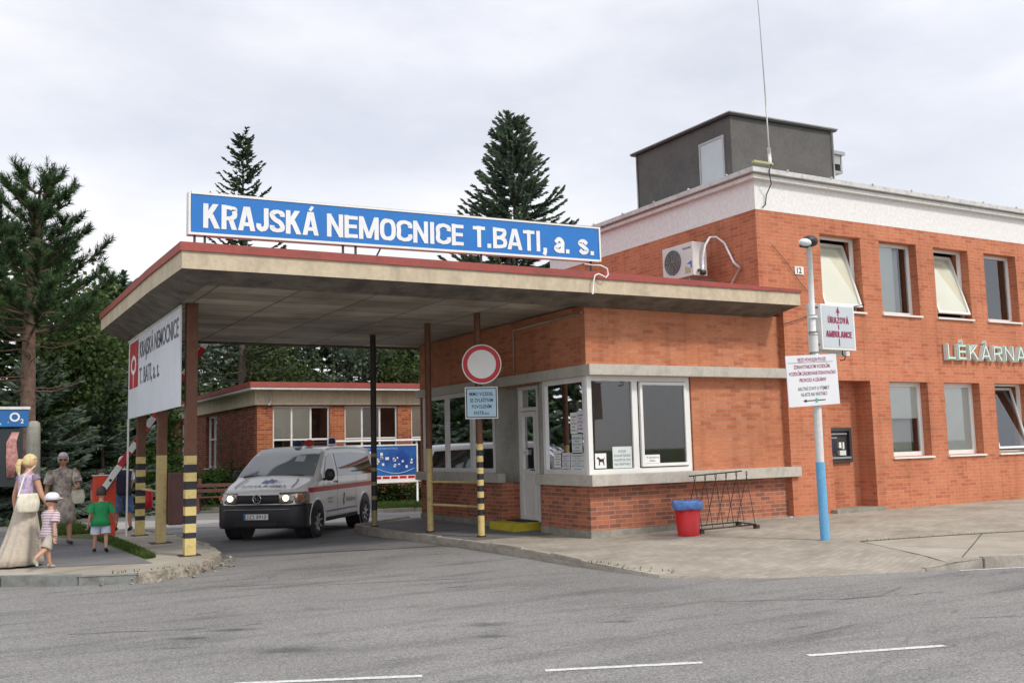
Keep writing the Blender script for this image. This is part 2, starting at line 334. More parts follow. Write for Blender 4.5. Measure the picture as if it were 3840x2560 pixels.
# ------------------------------------------------------------------ mesh helpers
class MB:
    def __init__(s): s.bm = bmesh.new(); s.mi = 0; s.mats = []
    def use(s, mat):
        if mat not in s.mats: s.mats.append(mat)
        s.mi = s.mats.index(mat); return s
    def face(s, pts):
        vs = [s.bm.verts.new(p) for p in pts]
        f = s.bm.faces.new(vs); f.material_index = s.mi; return f
    def box(s, x0, y0, z0, x1, y1, z1, M=None):
        c = [Vector((x, y, z)) for z in (z0, z1) for y in (y0, y1) for x in (x0, x1)]
        if M is not None: c = [M @ v for v in c]
        v = [s.bm.verts.new(p) for p in c]
        for f in ((0, 2, 3, 1), (4, 5, 7, 6), (0, 1, 5, 4), (2, 6, 7, 3), (0, 4, 6, 2), (1, 3, 7, 5)):
            g = s.bm.faces.new([v[i] for i in f]); g.material_index = s.mi
        return s
    def prism(s, poly, z0, z1, top=None):
        """poly: list of (x,y) counter-clockwise; z0/z1 numbers or functions"""
        g0 = z0 if callable(z0) else (lambda x, y: z0); g1 = z1 if callable(z1) else (lambda x, y: z1)
        a = [s.bm.verts.new((x, y, g0(x, y))) for x, y in poly]; b = [s.bm.verts.new((x, y, g1(x, y))) for x, y in poly]
        n = len(poly); fs = [s.bm.faces.new(b), s.bm.faces.new(a[::-1])]
        for i in range(n): fs.append(s.bm.faces.new((a[i], a[(i+1) % n], b[(i+1) % n], b[i])))
        for f in fs: f.material_index = s.mi
        return s
    def tube(s, pts, r, n=8, caps=True, closed=False, ell=1.):
        pts = [Vector(p) for p in pts]; rr = r if isinstance(r, (list, tuple)) else [r]*len(pts); rings = []
        up = None
        for i, p in enumerate(pts):
            t = (pts[min(i+1, len(pts)-1)]-pts[max(i-1, 0)])
            t = t.normalized() if t.length > 1e-9 else Vector((0, 0, 1))
            if up is None:
                up = Vector((0, 0, 1)) if abs(t.z) < .9 else Vector((1, 0, 0))
            x = t.cross(up); 
            if x.length < 1e-4: x = t.cross(Vector((0, 1, 0)))
            x.normalize(); y = x.cross(t).normalized(); up = y
            rings.append([s.bm.verts.new(p+x*math.cos(2*pi*k/n)*rr[i]+y*math.sin(2*pi*k/n)*rr[i]*ell) for k in range(n)])
        for a, b in zip(rings, rings[1:]):
            for k in range(n):
                f = s.bm.faces.new((a[k], a[(k+1) % n], b[(k+1) % n], b[k])); f.material_index = s.mi; f.smooth = True
        if caps:
            for q in (rings[0], rings[-1][::-1]):
                try: f = s.bm.faces.new(q); f.material_index = s.mi
                except Exception: pass
        return s
    def cyl(s, p0, p1, r, n=16, r1=None): return s.tube([p0, p1], [r, r if r1 is None else r1], n)
    def loft(s, rings, close=True, caps=True):
        """rings: list of lists of points"""
        rs = [[s.bm.verts.new(p) for p in r] for r in rings]; n = len(rs[0])
        for a, b in zip(rs, rs[1:]):
            for k in range(n if close else n-1):
                f = s.bm.faces.new((a[k], a[(k+1) % n], b[(k+1) % n], b[k])); f.material_index = s.mi; f.smooth = True
        if caps and close:
            for q in (rs[0][::-1], rs[-1]):
                f = s.bm.faces.new(q); f.material_index = s.mi
        return s
    def zloft(s, secs, n=20, wob=0., k=7, ph=0., caps=True):
        """secs: (cx, cy, z, rx, ry)"""
        return s.loft([[(cx+rx*(1+wob*(i/max(1, len(secs)-1))*math.sin(k*2*pi*j/n+ph))*math.cos(2*pi*j/n), cy+ry*(1+wob*(i/max(1, len(secs)-1))*math.sin(k*2*pi*j/n+ph))*math.sin(2*pi*j/n), z) for j in range(n)] for i, (cx, cy, z, rx, ry) in enumerate(secs)], True, caps)
    def ball(s, c, r, seg=14, sq=(1, 1, 1)):
        c = Vector(c); rg = []
        for i in range(1, seg//2):
            a = pi*i/(seg//2); rg.append([(c.x+r*sq[0]*math.sin(a)*math.cos(2*pi*j/seg), c.y+r*sq[1]*math.sin(a)*math.sin(2*pi*j/seg), c.z-r*sq[2]*math.cos(a)) for j in range(seg)])
        return s.loft(rg)
    def add(s, verts, faces, M=None):
        vs = [s.bm.verts.new((M @ Vector(v)) if M is not None else v) for v in verts]
        for f in faces:
            try: g = s.bm.faces.new([vs[i] for i in f]); g.material_index = s.mi
            except Exception: pass
        return s
    def build(s, name, mat=None, parent=None, world=True, smooth=None, bevel=0, uv=True):
        bm = s.bm
        if bevel:
            bmesh.ops.remove_doubles(bm, verts=bm.verts, dist=1e-5)
            bmesh.ops.bevel(bm, geom=list(bm.edges), offset=bevel, segments=2, affect='EDGES', profile=.6, clamp_overlap=True)
        if parent is not None and world:
            bmesh.ops.transform(bm, matrix=parent_world(parent).inverted(), verts=bm.verts)
        bm.normal_update()
        if uv:
            ul = bm.loops.layers.uv.new('UVMap')
            for f in bm.faces:
                nn = f.normal; ax, ay, az = abs(nn.x), abs(nn.y), abs(nn.z)
                for lp in f.loops:
                    c = lp.vert.co
                    lp[ul].uv = (c.x, c.y) if az >= ax and az >= ay else ((c.x, c.z) if ay >= ax else (c.y, c.z))
        me = bpy.data.meshes.new(name); bm.to_mesh(me); bm.free()
        for m in ([mat] if mat else []) + [q for q in s.mats if q != mat]: me.materials.append(MATS[m])
        if mat and s.mats and s.mats[0] != mat: pass
        if smooth is not None:
            for p in me.polygons: p.use_smooth = smooth
        o = bpy.data.objects.new(name, me); COL.objects.link(o)
        if parent is not None: o.parent = parent
        return o
def parent_world(o):
    m = Matrix.LocRotScale(o.location, o.rotation_euler, o.scale)
    return (parent_world(o.parent) @ m) if o.parent else m
def tag(o, label=None, cat=None, group=None, kind=None):
    if label: o['label'] = label
    if cat: o['category'] = cat
    if group: o['group'] = group
    if kind: o['kind'] = kind
    return o
def thing(name, label, cat, loc=(0, 0, 0), rz=0., group=None):
    o = bpy.data.objects.new(name, None); COL.objects.link(o); o.empty_display_size = .2
    o.location = loc; o.rotation_euler = (0, 0, rz); return tag(o, label, cat, group)
def struct(o): o['kind'] = 'structure'; return o
def copy_tree(o, parent=None):
    c = o.copy(); COL.objects.link(c)
    if parent is not None: c.parent = parent
    for ch in [x for x in bpy.data.objects if x.parent == o]: copy_tree(ch, c)
    return c
def polyprism(poly, z0, z1): return MB().prism(poly, z0, z1)

# text as mesh ---------------------------------------------------
def raw_text(t, bold=0., extrude=0.):
    cu = bpy.data.curves.new('t', 'FONT'); cu.body = t; cu.offset = bold; cu.extrude = extrude; cu.resolution_u = 3
    ob = bpy.data.objects.new('t', cu); COL.objects.link(ob); dg = bpy.context.evaluated_depsgraph_get(); dg.update()
    me = bpy.data.meshes.new_from_object(ob.evaluated_get(dg)); v = [tuple(x.co) for x in me.vertices]; f = [tuple(p.vertices) for p in me.polygons]
    bpy.data.objects.remove(ob); bpy.data.curves.remove(cu); bpy.data.meshes.remove(me); return v, f
_c = {}
def text_into(mb, t, origin, xdir, updir, cap, width=None, bold=0., extrude=.0, align='L', mirror=False):
    """writes t on a plane; origin = left (or centre) of baseline"""
    if 'H' not in _c: _c['H'] = max(p[1] for p in raw_text('H')[0])
    v, f = raw_text(t, bold, 0); 
    if not v: return
    x0 = min(p[0] for p in v); x1 = max(p[0] for p in v); sy = cap/_c['H']; sx = (width/(x1-x0)) if width else sy
    X = Vector(xdir).normalized(); U = Vector(updir).normalized(); Nn = X.cross(U); o = Vector(origin)
    off = 0 if align == 'L' else -(x1-x0)*sx/2
    def P(p, d):
        xx = (p[0]-x0)*sx+off
        if mirror: xx = -xx
        return o+X*xx+U*(p[1]*sy)+Nn*d
    if extrude <= 0: mb.add([P(p, .0) for p in v], [q[::-1] for q in f] if mirror else f)
    else:
        n = len(v); bm2 = bmesh.new(); vs = [bm2.verts.new(P(p, extrude)) for p in v]
        for q in f:
            try: bm2.faces.new([vs[i] for i in q])
            except Exception: pass
        bmesh.ops.remove_doubles(bm2, verts=bm2.verts, dist=1e-5)
        r = bmesh.ops.extrude_face_region(bm2, geom=list(bm2.faces)); bmesh.ops.translate(bm2, verts=[g for g in r['geom'] if isinstance(g, bmesh.types.BMVert)], vec=-Nn*extrude)
        bm2.verts.index_update(); mb.add([tuple(x.co) for x in bm2.verts], [tuple(x.index for x in fc.verts) for fc in bm2.faces]); bm2.free()

def wall(mb, P, ops, u0, u1, v0, v1, d):
    """wall with rectangular openings. P(u, v, t): point, t = depth 0 (outer) .. d (inner); ops: (ua, ub, va, vb)"""
    us = sorted({u0, u1} | {x for o in ops for x in o[:2] if u0 < x < u1}); vs = sorted({v0, v1} | {x for o in ops for x in o[2:4] if v0 < x < v1})
    def hole(i, j):
        if i < 0 or j < 0 or i >= len(us)-1 or j >= len(vs)-1: return True
        cu, cv = (us[i]+us[i+1])/2, (vs[j]+vs[j+1])/2
        return any(a < cu < b and c < cv < e for a, b, c, e in [o[:4] for o in ops])
    for i in range(len(us)-1):
        for j in range(len(vs)-1):
            if hole(i, j): continue
            a, b, c, e = us[i], us[i+1], vs[j], vs[j+1]
            mb.face([P(a, c, 0), P(b, c, 0), P(b, e, 0), P(a, e, 0)]); mb.face([P(a, c, d), P(a, e, d), P(b, e, d), P(b, c, d)])
            if hole(i-1, j): mb.face([P(a, c, 0), P(a, e, 0), P(a, e, d), P(a, c, d)])
            if hole(i+1, j): mb.face([P(b, c, 0), P(b, c, d), P(b, e, d), P(b, e, 0)])
            if hole(i, j-1): mb.face([P(a, c, 0), P(a, c, d), P(b, c, d), P(b, c, 0)])
            if hole(i, j+1): mb.face([P(a, e, 0), P(b, e, 0), P(b, e, d), P(a, e, d)])
    return mb

# condensed block lettering drawn with strokes -------------------
def _cat(P, k=6):
    P = [Vector((*q, 0)) for q in P]; o = []
    for i in range(len(P)-1):
        a, b, c, d = P[max(i-1, 0)], P[i], P[i+1], P[min(i+2, len(P)-1)]
        for j in range(k):
            t = j/k; o.append(.5*((2*b)+(c-a)*t+(2*a-5*b+4*c-d)*t*t+(-a+3*b-3*c+d)*t**3))
    o.append(P[-1]); return [(q.x, q.y) for q in o]
def _glyph(ch, w, t):
    l, r, b, T, m = t/2, w-t/2, t/2, 1-t/2, w/2
    acc = {'Á': 'A', 'É': 'E', 'Ú': 'U', 'Í': 'I', 'Ý': 'Y'}
    base = acc.get(ch, ch); S_ = []
    def oval(x0, y0, x1, y1, n=2.7, k=28): return [((x0+x1)/2+(x1-x0)/2*math.copysign(abs(math.cos(a))**(2/n), math.cos(a)), (y0+y1)/2+(y1-y0)/2*math.copysign(abs(math.sin(a))**(2/n), math.sin(a))) for a in [2*pi*i/k for i in range(k+1)]]
    if base == 'K': S_ = [[(l, 0), (l, 1)], [(r-.08, 1.0), (l+.03, .40)], [(l+.40*(r-l), .58), (r-.01, .0)]]
    elif base == 'R': S_ = [[(l, 0), (l, 1)], _cat([(l, T), (m, T), (r, T-.06), (r, .76), (r, .56), (m+.02, .46), (l, .46)]), [(m+.05, .46), (r, .0)]]
    elif base == 'A': S_ = [[(l*.95, 0), (m-.03, 1)], [(w-l*.95, 0), (m+.03, 1)], [(l+.05, .27), (r-.05, .27)]]
    elif base == 'J': S_ = [_cat([(r, 1), (r, .6), (r, .25), (m, b), (l, .2), (l, .34)])]
    elif base == 'S': S_ = [_cat([(r, .69), (r-.01, .82), (m, T), (l+.01, .82), (l, .70), (m-.08, .55), (m+.1, .45), (r, .30), (r-.01, .17), (m, b), (l+.01, .18), (l, .31)])]
    elif base == 'N': S_ = [[(l, 0), (l, 1)], [(r, 0), (r, 1)], [(l, 1-.05), (r, .05)]]
    elif base == 'E': S_ = [[(l, 0), (l, 1)], [(l, T), (w, T)], [(l, b), (w, b)], [(l, .52), (w*.94, .52)]]
    elif base == 'M': S_ = [[(l, 0), (l, 1)], [(r, 0), (r, 1)], [(l+.02, .97), (m, .05)], [(r-.02, .97), (m, .05)]]
    elif base == 'O': S_ = [oval(l, b, r, T)]
    elif base == 'C': S_ = [_cat([(r, .64), (r, .80), (m, T), (l, .78), (l, .5), (l, .22), (m, b), (r, .2), (r, .36)])]
    elif base == 'I': S_ = [[(m, 0), (m, 1)]]
    elif base == 'L': S_ = [[(l, 0), (l, 1)], [(l, b), (w, b)]]
    elif base == 'T': S_ = [[(m, 0), (m, 1)], [(0, T), (w, T)]]
    elif base == 'U': S_ = [_cat([(l, 1), (l, .5), (l, .22), (m, b), (r, .22), (r, .5), (r, 1)])]
    elif base == 'V': S_ = [[(l*.8, 1), (m, .03)], [(w-l*.8, 1), (m, .03)]]
    elif base == 'Z': S_ = [[(0, T), (w, T)], [(0, b), (w, b)], [(r, T), (l, b)]]
    elif base == 'B': S_ = [[(l, 0), (l, 1)], _cat([(l, T), (m, T), (r-.02, .86), (r-.03, .66), (m, .52), (l, .52)]), _cat([(l, .52), (m, .52), (r, .42), (r, .18), (m, b), (l, b)])]
    elif base == '.': S_ = [[(m, 0), (m, t)]]
    elif base == ',': S_ = [[(m+.02, t), (m+.02, 0), (m-.05, -.15)]]
    elif base == 'a': S_ = [_cat([(l, .5), (m, .69), (r, .54), (r, .3), (r, 0)]), _cat([(r, .42), (m, .38), (l, .22), (m-.02, .08), (r, .2)])]
    elif base == 's': S_ = [_cat([(r, .54), (m, .69), (l, .56), (m, .40), (r, .22), (m, .08), (l, .22)])]
    if ch in acc: S_ = S_+[[(m-.04, 1.05), (m+.10, 1.24)]]
    return S_
_W = {'M': .68, 'I': .22, 'T': .46, 'J': .42, '.': .22, ',': .22, 'N': .54, 'A': .58, 'O': .56, 'K': .56, 'a': .48, 's': .46, 'E': .45, 'L': .42, 'C': .54}
def block(mb, txt, origin, xdir, updir, cap, width, t=.2, gap=.055, depth=0):
    ws = [_W.get({'Á': 'A', 'É': 'E', 'Í': 'I'}.get(c, c), .52) for c in txt]; tot = sum(ws)+gap*(len(txt)-1); k = (width/cap-gap*(len(txt)-1))/sum(ws)
    X = Vector(xdir).normalized(); U = Vector(updir).normalized(); Nn = X.cross(U); o = Vector(origin); x = 0; lay = 0
    for c, w in zip(txt, ws):
        fix = c in '.,I'
        w2 = max(w*k, t)
        for st in _glyph(c, w2, t):
            pts = [Vector((a, b, 0)) for a, b in st]; A_, B_ = [], []; n = len(pts); closed = (pts[0]-pts[-1]).length < 1e-4
            for i, p in enumerate(pts):
                d0 = (p-pts[i-1]) if i > 0 else ((pts[0]-pts[-2]) if closed else (pts[1]-p)); d1 = (pts[i+1]-p) if i < n-1 else ((pts[1]-pts[0]) if closed else d0)
                d0 = d0.normalized(); d1 = d1.normalized(); bi = (d0+d1).normalized(); nn = Vector((-bi.y, bi.x, 0)); cs = max(.5, bi.dot(d1)); tt = t*(.8 if abs(d1.y) < .35 else 1.)*(.62 if c in 'ÁÉÚ' and st[0][1] > 1.03 else 1)
                A_.append(p+nn*tt/2/cs); B_.append(p-nn*tt/2/cs)
            if n == 2 and abs(pts[1].y-pts[0].y) > .1 and abs(pts[1].x-pts[0].x) > 1e-3 and st[0][1] < 1.04 and c not in ',':
                hh_ = t/2*math.sqrt(1+((pts[1].x-pts[0].x)/(pts[1].y-pts[0].y))**2)*(.92 if c in 'MNZ' else 1); A_ = [p+Vector((hh_, 0, 0)) for p in pts]; B_ = [p-Vector((hh_, 0, 0)) for p in pts]
            lay = (lay+1) % 6
            def Q(q, d): return o+X*((x+q.x)*cap)+U*(q.y*cap)+Nn*(lay*.0004+d)
            for i in range(n-1):
                mb.face([Q(A_[i], 0), Q(B_[i], 0), Q(B_[i+1], 0), Q(A_[i+1], 0)])
                if depth:
                    mb.face([Q(A_[i], 0), Q(A_[i+1], 0), Q(A_[i+1], -depth), Q(A_[i], -depth)]); mb.face([Q(B_[i], 0), Q(B_[i], -depth), Q(B_[i+1], -depth), Q(B_[i+1], 0)])
            if depth and not closed:
                for j in (0, -1): mb.face([Q(A_[j], 0), Q(A_[j], -depth), Q(B_[j], -depth), Q(B_[j], 0)])
        x += w2+gap
# ================================================================== SETTING
def sm(a, b, x): t = max(0., min(1., (x-a)/(b-a))); return t*t*(3-2*t)
def hr(x, y): return -.12-.08*sm(16, 24, y)
def zw(x): return .13*sm(9.4, 14.6, x)
def hs(x, y):
    e = 9.35-.33*(max(x, 8)-9); t = max(0., min(1., (y-e)/4.6)); drop = -.116*(1-sm(10.7, 11.6, x)); 
    return zw(x)*t+(drop-.0)*(1-t)**2
def hl(x, y): return -.10*sm(19, 26, y)
def patch(mb, A, B, nv, zf, off=0., nu=4):
    def rs(P):
        o = []
        for (a, b), (c, d) in zip(P, P[1:]):
            for k in range(nu): o.append((a+(c-a)*k/nu, b+(d-b)*k/nu))
        return o+[P[-1]]
    A, B = rs(A), rs(B); g = [[mb.bm.verts.new((a+(c-a)*j/nv, b+(d-b)*j/nv, zf(a+(c-a)*j/nv, b+(d-b)*j/nv)+off)) for j in range(nv+1)] for (a, b), (c, d) in zip(A, B)]
    for r0, r1 in zip(g, g[1:]):
        for j in range(nv):
            try: f = mb.bm.faces.new((r0[j], r1[j], r1[j+1], r0[j+1])); f.material_index = mb.mi; f.smooth = True
            except Exception: pass
    return mb
mb = MB(); mb.face([(-700, -300, -.45), (900, -300, -.45), (900, 900, -.45), (-700, 900, -.45)]); struct(mb.build('ground', 'soil_grass'))
mb = MB(); patch(mb, [(-60, y) for y in (-30, -5, 10, 16, 18, 20, 22, 24, 30, 48)], [(70, y) for y in (-30, -5, 10, 16, 18, 20, 22, 24, 30, 48)], 10, hr, 0, 2)
struct(mb.build('road', 'asphalt'))
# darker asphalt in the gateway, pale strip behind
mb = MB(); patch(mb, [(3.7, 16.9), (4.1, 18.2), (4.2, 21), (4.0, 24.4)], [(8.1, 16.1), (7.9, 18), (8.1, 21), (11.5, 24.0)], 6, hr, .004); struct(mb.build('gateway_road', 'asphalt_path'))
mb = MB(); patch(mb, [(1.0, 27.8), (6.0, 25.4), (9.5, 24.0)], [(1.5, 31.5), (6.3, 28.2), (10.0, 25.2)], 4, hr, .004); struct(mb.build('concrete_strip', 'asphalt_pale'))
# left pavement
outer = [(-14, 24.5), (-6, 19.4), (-2.5, 17.2), (.56, 15.34), (1.47, 14.72), (2.2, 14.42), (2.95, 14.75), (3.5, 15.6), (3.85, 16.7), (4.0, 18.6), (4.05, 21), (3.9, 23.6)]
inner = [(-14, 48), (-9, 48), (-6, 48), (-3, 40), (-1.5, 30), (0, 26), (.8, 24), (1.2, 24), (1.6, 24.2), (2.0, 24.6), (2.6, 24.8), (3.2, 24.9)]
mb = MB(); patch(mb, outer, inner, 16, hl, .0); struct(mb.build('pavement_ground', 'concrete_slab'))
mb = MB(); patch(mb, [(.1, 17.2), (1.1, 16.35), (2.62, 15.78)], [(.6, 22.2), (1.6, 22.2), (2.35, 21.9)], 8, hl, .004)
patch(mb, [(.6, 22.2), (1.6, 22.2), (2.35, 21.9)], [(-1.2, 31), (.2, 33), (1.2, 34)], 8, hl, .004); struct(mb.build('footpath', 'asphalt_path'))
mb = MB(); patch(mb, [(-14, 26.2), (-6, 21.0), (-1, 17.9), (.1, 17.25)], [(-14, 48), (-6, 46), (-2, 34), (.5, 22.4)], 8, hl, .006)
patch(mb, [(2.62, 16.4), (2.5, 18.5), (2.4, 21.6), (1.7, 23.9)], [(2.80, 16.6), (2.75, 18.6), (2.75, 21.6), (2.9, 24.0)], 3, hl, .006)
patch(mb, [(1.7, 23.9), (1.5, 26), (1.2, 30)], [(2.9, 24.), (3.0, 26), (2.4, 30)], 4, hl, .006); struct(mb.build('lawn_soil', 'soil_grass'))

def kerb(name, pts, w, ztop, h, mat, seg=1.0, seed=1, wob=.008):
    rnd = random.Random(seed); mb = MB(); P = [Vector((a, b, 0)) for a, b in pts]
    for a, b in zip(P, P[1:]):
        L_ = (b-a).length; n = max(1, round(L_/seg)); d = (b-a).normalized(); nn = Vector((-d.y, d.x, 0))
        for i in range(n):
            p = a+d*(L_*i/n+.006); q = a+d*(L_*(i+1)/n-.006); o = rnd.uniform(-wob, wob); zz = rnd.uniform(-wob, wob)
            zp, zq = ztop(p.x, p.y)+zz+.006, ztop(q.x, q.y)+zz+.006
            c = [p+nn*o, q+nn*o, q+nn*(w+o), p+nn*(w+o)]; t = [zp, zq, zq, zp]
            lo = [mb.bm.verts.new((v.x, v.y, k-h)) for v, k in zip(c, t)]; hi = [mb.bm.verts.new((v.x, v.y, k)) for v, k in zip(c, t)]
            mb.bm.faces.new(hi)
            for k in range(4): mb.bm.faces.new((lo[k], lo[(k+1) % 4], hi[(k+1) % 4], hi[k]))
    bmesh.ops.recalc_face_normals(mb.bm, faces=mb.bm.faces); bmesh.ops.bevel(mb.bm, geom=list(mb.bm.edges), offset=.012, segments=2, affect='EDGES', clamp_overlap=True)
    return struct(mb.build(name, mat))
kerb('kerb', outer[0:6], .16, lambda x, y: hl(x, y)+.01, .22, 'kerb_grey', 1.0, 3, .012)
kerb('kerb', [(2.2, 14.42), (2.6, 14.5), (2.95, 14.75), (3.25, 15.12), (3.5, 15.6), (3.7, 16.1), (3.85, 16.7), (3.95, 17.6), (4.0, 18.6), (4.05, 21), (3.9, 23.6), (3.2, 24.9)], .14, lambda x, y: hl(x, y)+.0, .25, 'broken_concrete', .55, 5, .02)
# rubble along the broken kerb
mb = MB(); rnd = random.Random(4)
for i in range(90):
    t = rnd.random(); a = [(1.7, 14.5), (2.3, 14.28), (2.98, 14.6), (3.55, 15.4), (3.92, 16.5)]; k = min(3, int(t*4)); u = t*4-k
    x = a[k][0]+(a[k+1][0]-a[k][0])*u+rnd.gauss(.0, .07); y = a[k][1]+(a[k+1][1]-a[k][1])*u+rnd.gauss(-.0, .07); r = rnd.choice((.006, .01, .015, .03))*rnd.uniform(.7, 1.4)
    zz = max(hr(x, y), -.12)+r*.4+ (rnd.random()*.1 if rnd.random() < .5 else 0)
    mb.box(-r, -r*rnd.uniform(.5, 1), -r*.4, r*rnd.uniform(.5, 1), r*.8, r*.3, Matrix.Translation((x, y, zz)) @ Euler((rnd.gauss(0, .4), rnd.gauss(0, .4), rnd.random()*6)).to_matrix().to_4x4())
tag(mb.build('rubble', 'broken_concrete'), 'crumbled concrete rubble along the broken kerb corner under the banner columns', 'rubble', kind='stuff')
# right pavement (pavers)
outR = [(9.4, 21.9), (7.62, 20.6), (7.55, 19), (7.6, 17.2), (7.75, 15.7), (7.8, 13.6), (7.8, 11.9), (7.95, 10.3), (9.0, 9.35), (10.04, 8.95), (10.94, 8.6), (12.55, 8.05), (18, 6.2), (30, 2.3)]
inR = [(9.75, 21.6), (9.75, 20.8), (9.75, 19), (9.75, 17.2), (9.75, 15.6), (9.75, 14.5), (10.0, 14.4), (10.6, 14.4), (11.8, 14.4), (12.8, 14.4), (13.8, 14.4), (15.4, 14.8), (20, 14.8), (34, 14.8)]
mb = MB(); patch(mb, inR, outR, 14, hs, 0); [mb.face([(*a, hs(*a)), (*b, hs(*b)), (b[0]-.02, b[1]-.02, -.16), (a[0]-.02, a[1]-.02, -.16)]) for a, b in [q_ for q_ in zip([(c[0]+(d[0]-c[0])*k/4, c[1]+(d[1]-c[1])*k/4) for c, d in zip(outR, outR[1:]) for k in range(4)], [(c[0]+(d[0]-c[0])*(k+1)/4, c[1]+(d[1]-c[1])*(k+1)/4) for c, d in zip(outR, outR[1:]) for k in range(4)]) if q_[0][0] < 10.9]]; struct(mb.build('pavement_ground', 'pavers'))
mb = MB(); patch(mb, [(12.1, 10.62), (14.93, 9.75), (30, 5.2)], [(11.3, 8.55), (13.8, 7.68), (29.5, 2.5)], 6, hs, .005); struct(mb.build('concrete_slab_strip', 'concrete_slab'))
mb = MB(); patch(mb, [(12.1, 10.67), (14.93, 9.80), (30, 5.25)], [(12.08, 10.60), (14.9, 9.73), (30, 5.15)], 1, hs, .010); struct(mb.build('pavement_joint', 'soil_dry'))
mb = MB(); patch(mb, [(9.75, 21.7), (9.75, 15.5)], [(7.70, 20.6), (7.9, 15.5)], 8, hs, .004); struct(mb.build('island_pavement', 'asphalt_path'))
kerb('kerb', [(9.4, 21.9), (7.62, 20.6), (7.55, 19), (7.6, 17.2), (7.75, 15.7), (7.8, 13.6), (7.8, 11.9), (7.88, 11.0)], .12, lambda x, y: hs(x, y)+.015-.09*sm(12.2, 11.0, y) if y < 12.2 else hs(x, y)+.015, .22, 'kerb_stone', 1.0, 8, .012)
kerb('kerb', [(10.94, 8.6), (12.55, 8.05), (18, 6.2), (30, 2.3)], .12, lambda x, y: hs(x, y)+.012, .22, 'kerb_stone', 1.0, 9, .008)
# road markings
def mark(name, a, b, w):
    a = Vector((*a, 0)); b = Vector((*b, 0)); d = (b-a).normalized(); nn = Vector((-d.y, d.x, 0))*w/2; mb = MB(); k = 10; rnd = random.Random(int(a.x*100))
    A = [a+(b-a)*i/k+nn*rnd.uniform(.85, 1.1) for i in range(k+1)]; B = [a+(b-a)*i/k-nn*rnd.uniform(.85, 1.1) for i in range(k+1)]
    patch(mb, [(p.x, p.y) for p in A], [(p.x, p.y) for p in B], 1, hr, .004, 1); return struct(mb.build(name, 'road_white'))
mark('road_marking', (1.87, 7.68), (3.15, 7.07), .075); mark('road_marking', (4.01, 6.67), (5.16, 6.18), .075); mark('road_marking', (6.0, 5.88), (7.17, 5.5), .075)
mark('road_marking', (8.1, 5.15), (9.3, 4.72), .075); mark('road_marking', (11.3, 8.36), (18, 6.05), .06)
for cr_ in ([(4.3, 13.75), (4.5, 13.86), (4.72, 13.82), (4.95, 13.9), (5.2, 13.78)], [(5.5, 13.7), (5.75, 13.78), (6.05, 13.62)], [(4.0, 14.0), (3.85, 13.8), (3.9, 13.6)], [(3.2, 12.9), (4.2, 12.55), (5.4, 12.1), (7.2, 11.5), (9.0, 10.0)], [(2.2, 13.9), (3.4, 13.1), (4.6, 12.75)], [(1.0, 10.8), (1.9, 10.35), (2.9, 10.1)], [(7.2, 8.4), (8.4, 7.7), (9.8, 7.3)]):
    rnd = random.Random(int(cr_[0][0]*37)); A_, B_ = [], []
    for (xa, ya), (xb, yb) in zip(cr_, cr_[1:]):
        for k in range(7): x = xa+(xb-xa)*k/7+rnd.gauss(0, .012); y = ya+(yb-ya)*k/7+rnd.gauss(0, .02); w = rnd.uniform(.002, .011); A_.append((x, y+w)); B_.append((x, y-w))
    mb = MB(); patch(mb, A_, B_, 1, hr, .0045, 1); struct(mb.build('road_crack', 'crack_dark'))
mb = MB(); patch(mb, [(3.9, 17.15), (8.0, 15.93)], [(3.9, 17.11), (8.0, 15.89)], 1, hr, .009, 1); struct(mb.build('tar_joint', 'metal_dark'))

# ================================================================== BUILDING HELPERS
def PF(Y0): return lambda u, v, t: (u, Y0+t, v)
def PS(X0): return lambda u, v, t: (X0+t, u, v)
def bar(mb, P, ua, ub, va, vb, ta, tb):
    c = [P(u, v, t) for t in (ta, tb) for v in (va, vb) for u in (ua, ub)]; v = [mb.bm.verts.new(p) for p in c]
    for f in ((0, 1, 3, 2), (4, 6, 7, 5), (0, 4, 5, 1), (2, 3, 7, 6), (0, 2, 6, 4), (1, 5, 7, 3)):
        g = mb.bm.faces.new([v[i] for i in f]); g.material_index = mb.mi
def frame(P, u0, u1, v0, v1, w, ta, tb, mull=(), trans=(), mw=.06):
    mb = MB(); bar(mb, P, u0, u0+w, v0, v1, ta, tb); bar(mb, P, u1-w, u1, v0, v1, ta, tb); bar(mb, P, u0+w, u1-w, v0, v0+w, ta, tb); bar(mb, P, u0+w, u1-w, v1-w, v1, ta, tb)
    for m in mull: bar(mb, P, m-mw/2, m+mw/2, v0+w, v1-w, ta+.003, tb-.003)
    for q in trans: bar(mb, P, u0+w, u1-w, q-mw/2, q+mw/2, ta+.006, tb-.006)
    return mb
def quadP(P, u0, u1, v0, v1, t): mb = MB(); mb.face([P(u0, v0, t), P(u1, v0, t), P(u1, v1, t), P(u0, v1, t)]); return mb
def window(parent, P, u0, u1, v0, v1, depth=.2, w=.07, mull=(), trans=(), blinds=(), fm='white_frame', gm='glass', sill=None, curtains=False, label=None):
    fr = frame(P, u0, u1, v0, v1, w, depth, depth+.07, mull, trans).build('window', fm, parent)
    if label: fr['label'] = label
    quadP(P, u0+w, u1-w, v0+w, v1-w, depth+.035).build('pane', gm, fr)
    for (a, b, c, d, m) in blinds: quadP(P, a, b, c, d, depth+.055).build('blind', m, fr)
    if curtains:
        mb = MB(); n = 14
        mb.loft([[P(u0+.1+(u1-u0-.2)*k/n, zz, depth+.22+.03*math.sin(k*2.3)) for k in range(n+1)] for zz in (v0+w, v1-w)], False, False); mb.build('curtain', 'blind_grey', fr)
    if sill:
        mb = MB(); bar(mb, P, u0-.03, u1+.03, v0-.05, v0-.015, sill, depth); mb.build('sill', fm, fr)
    return fr

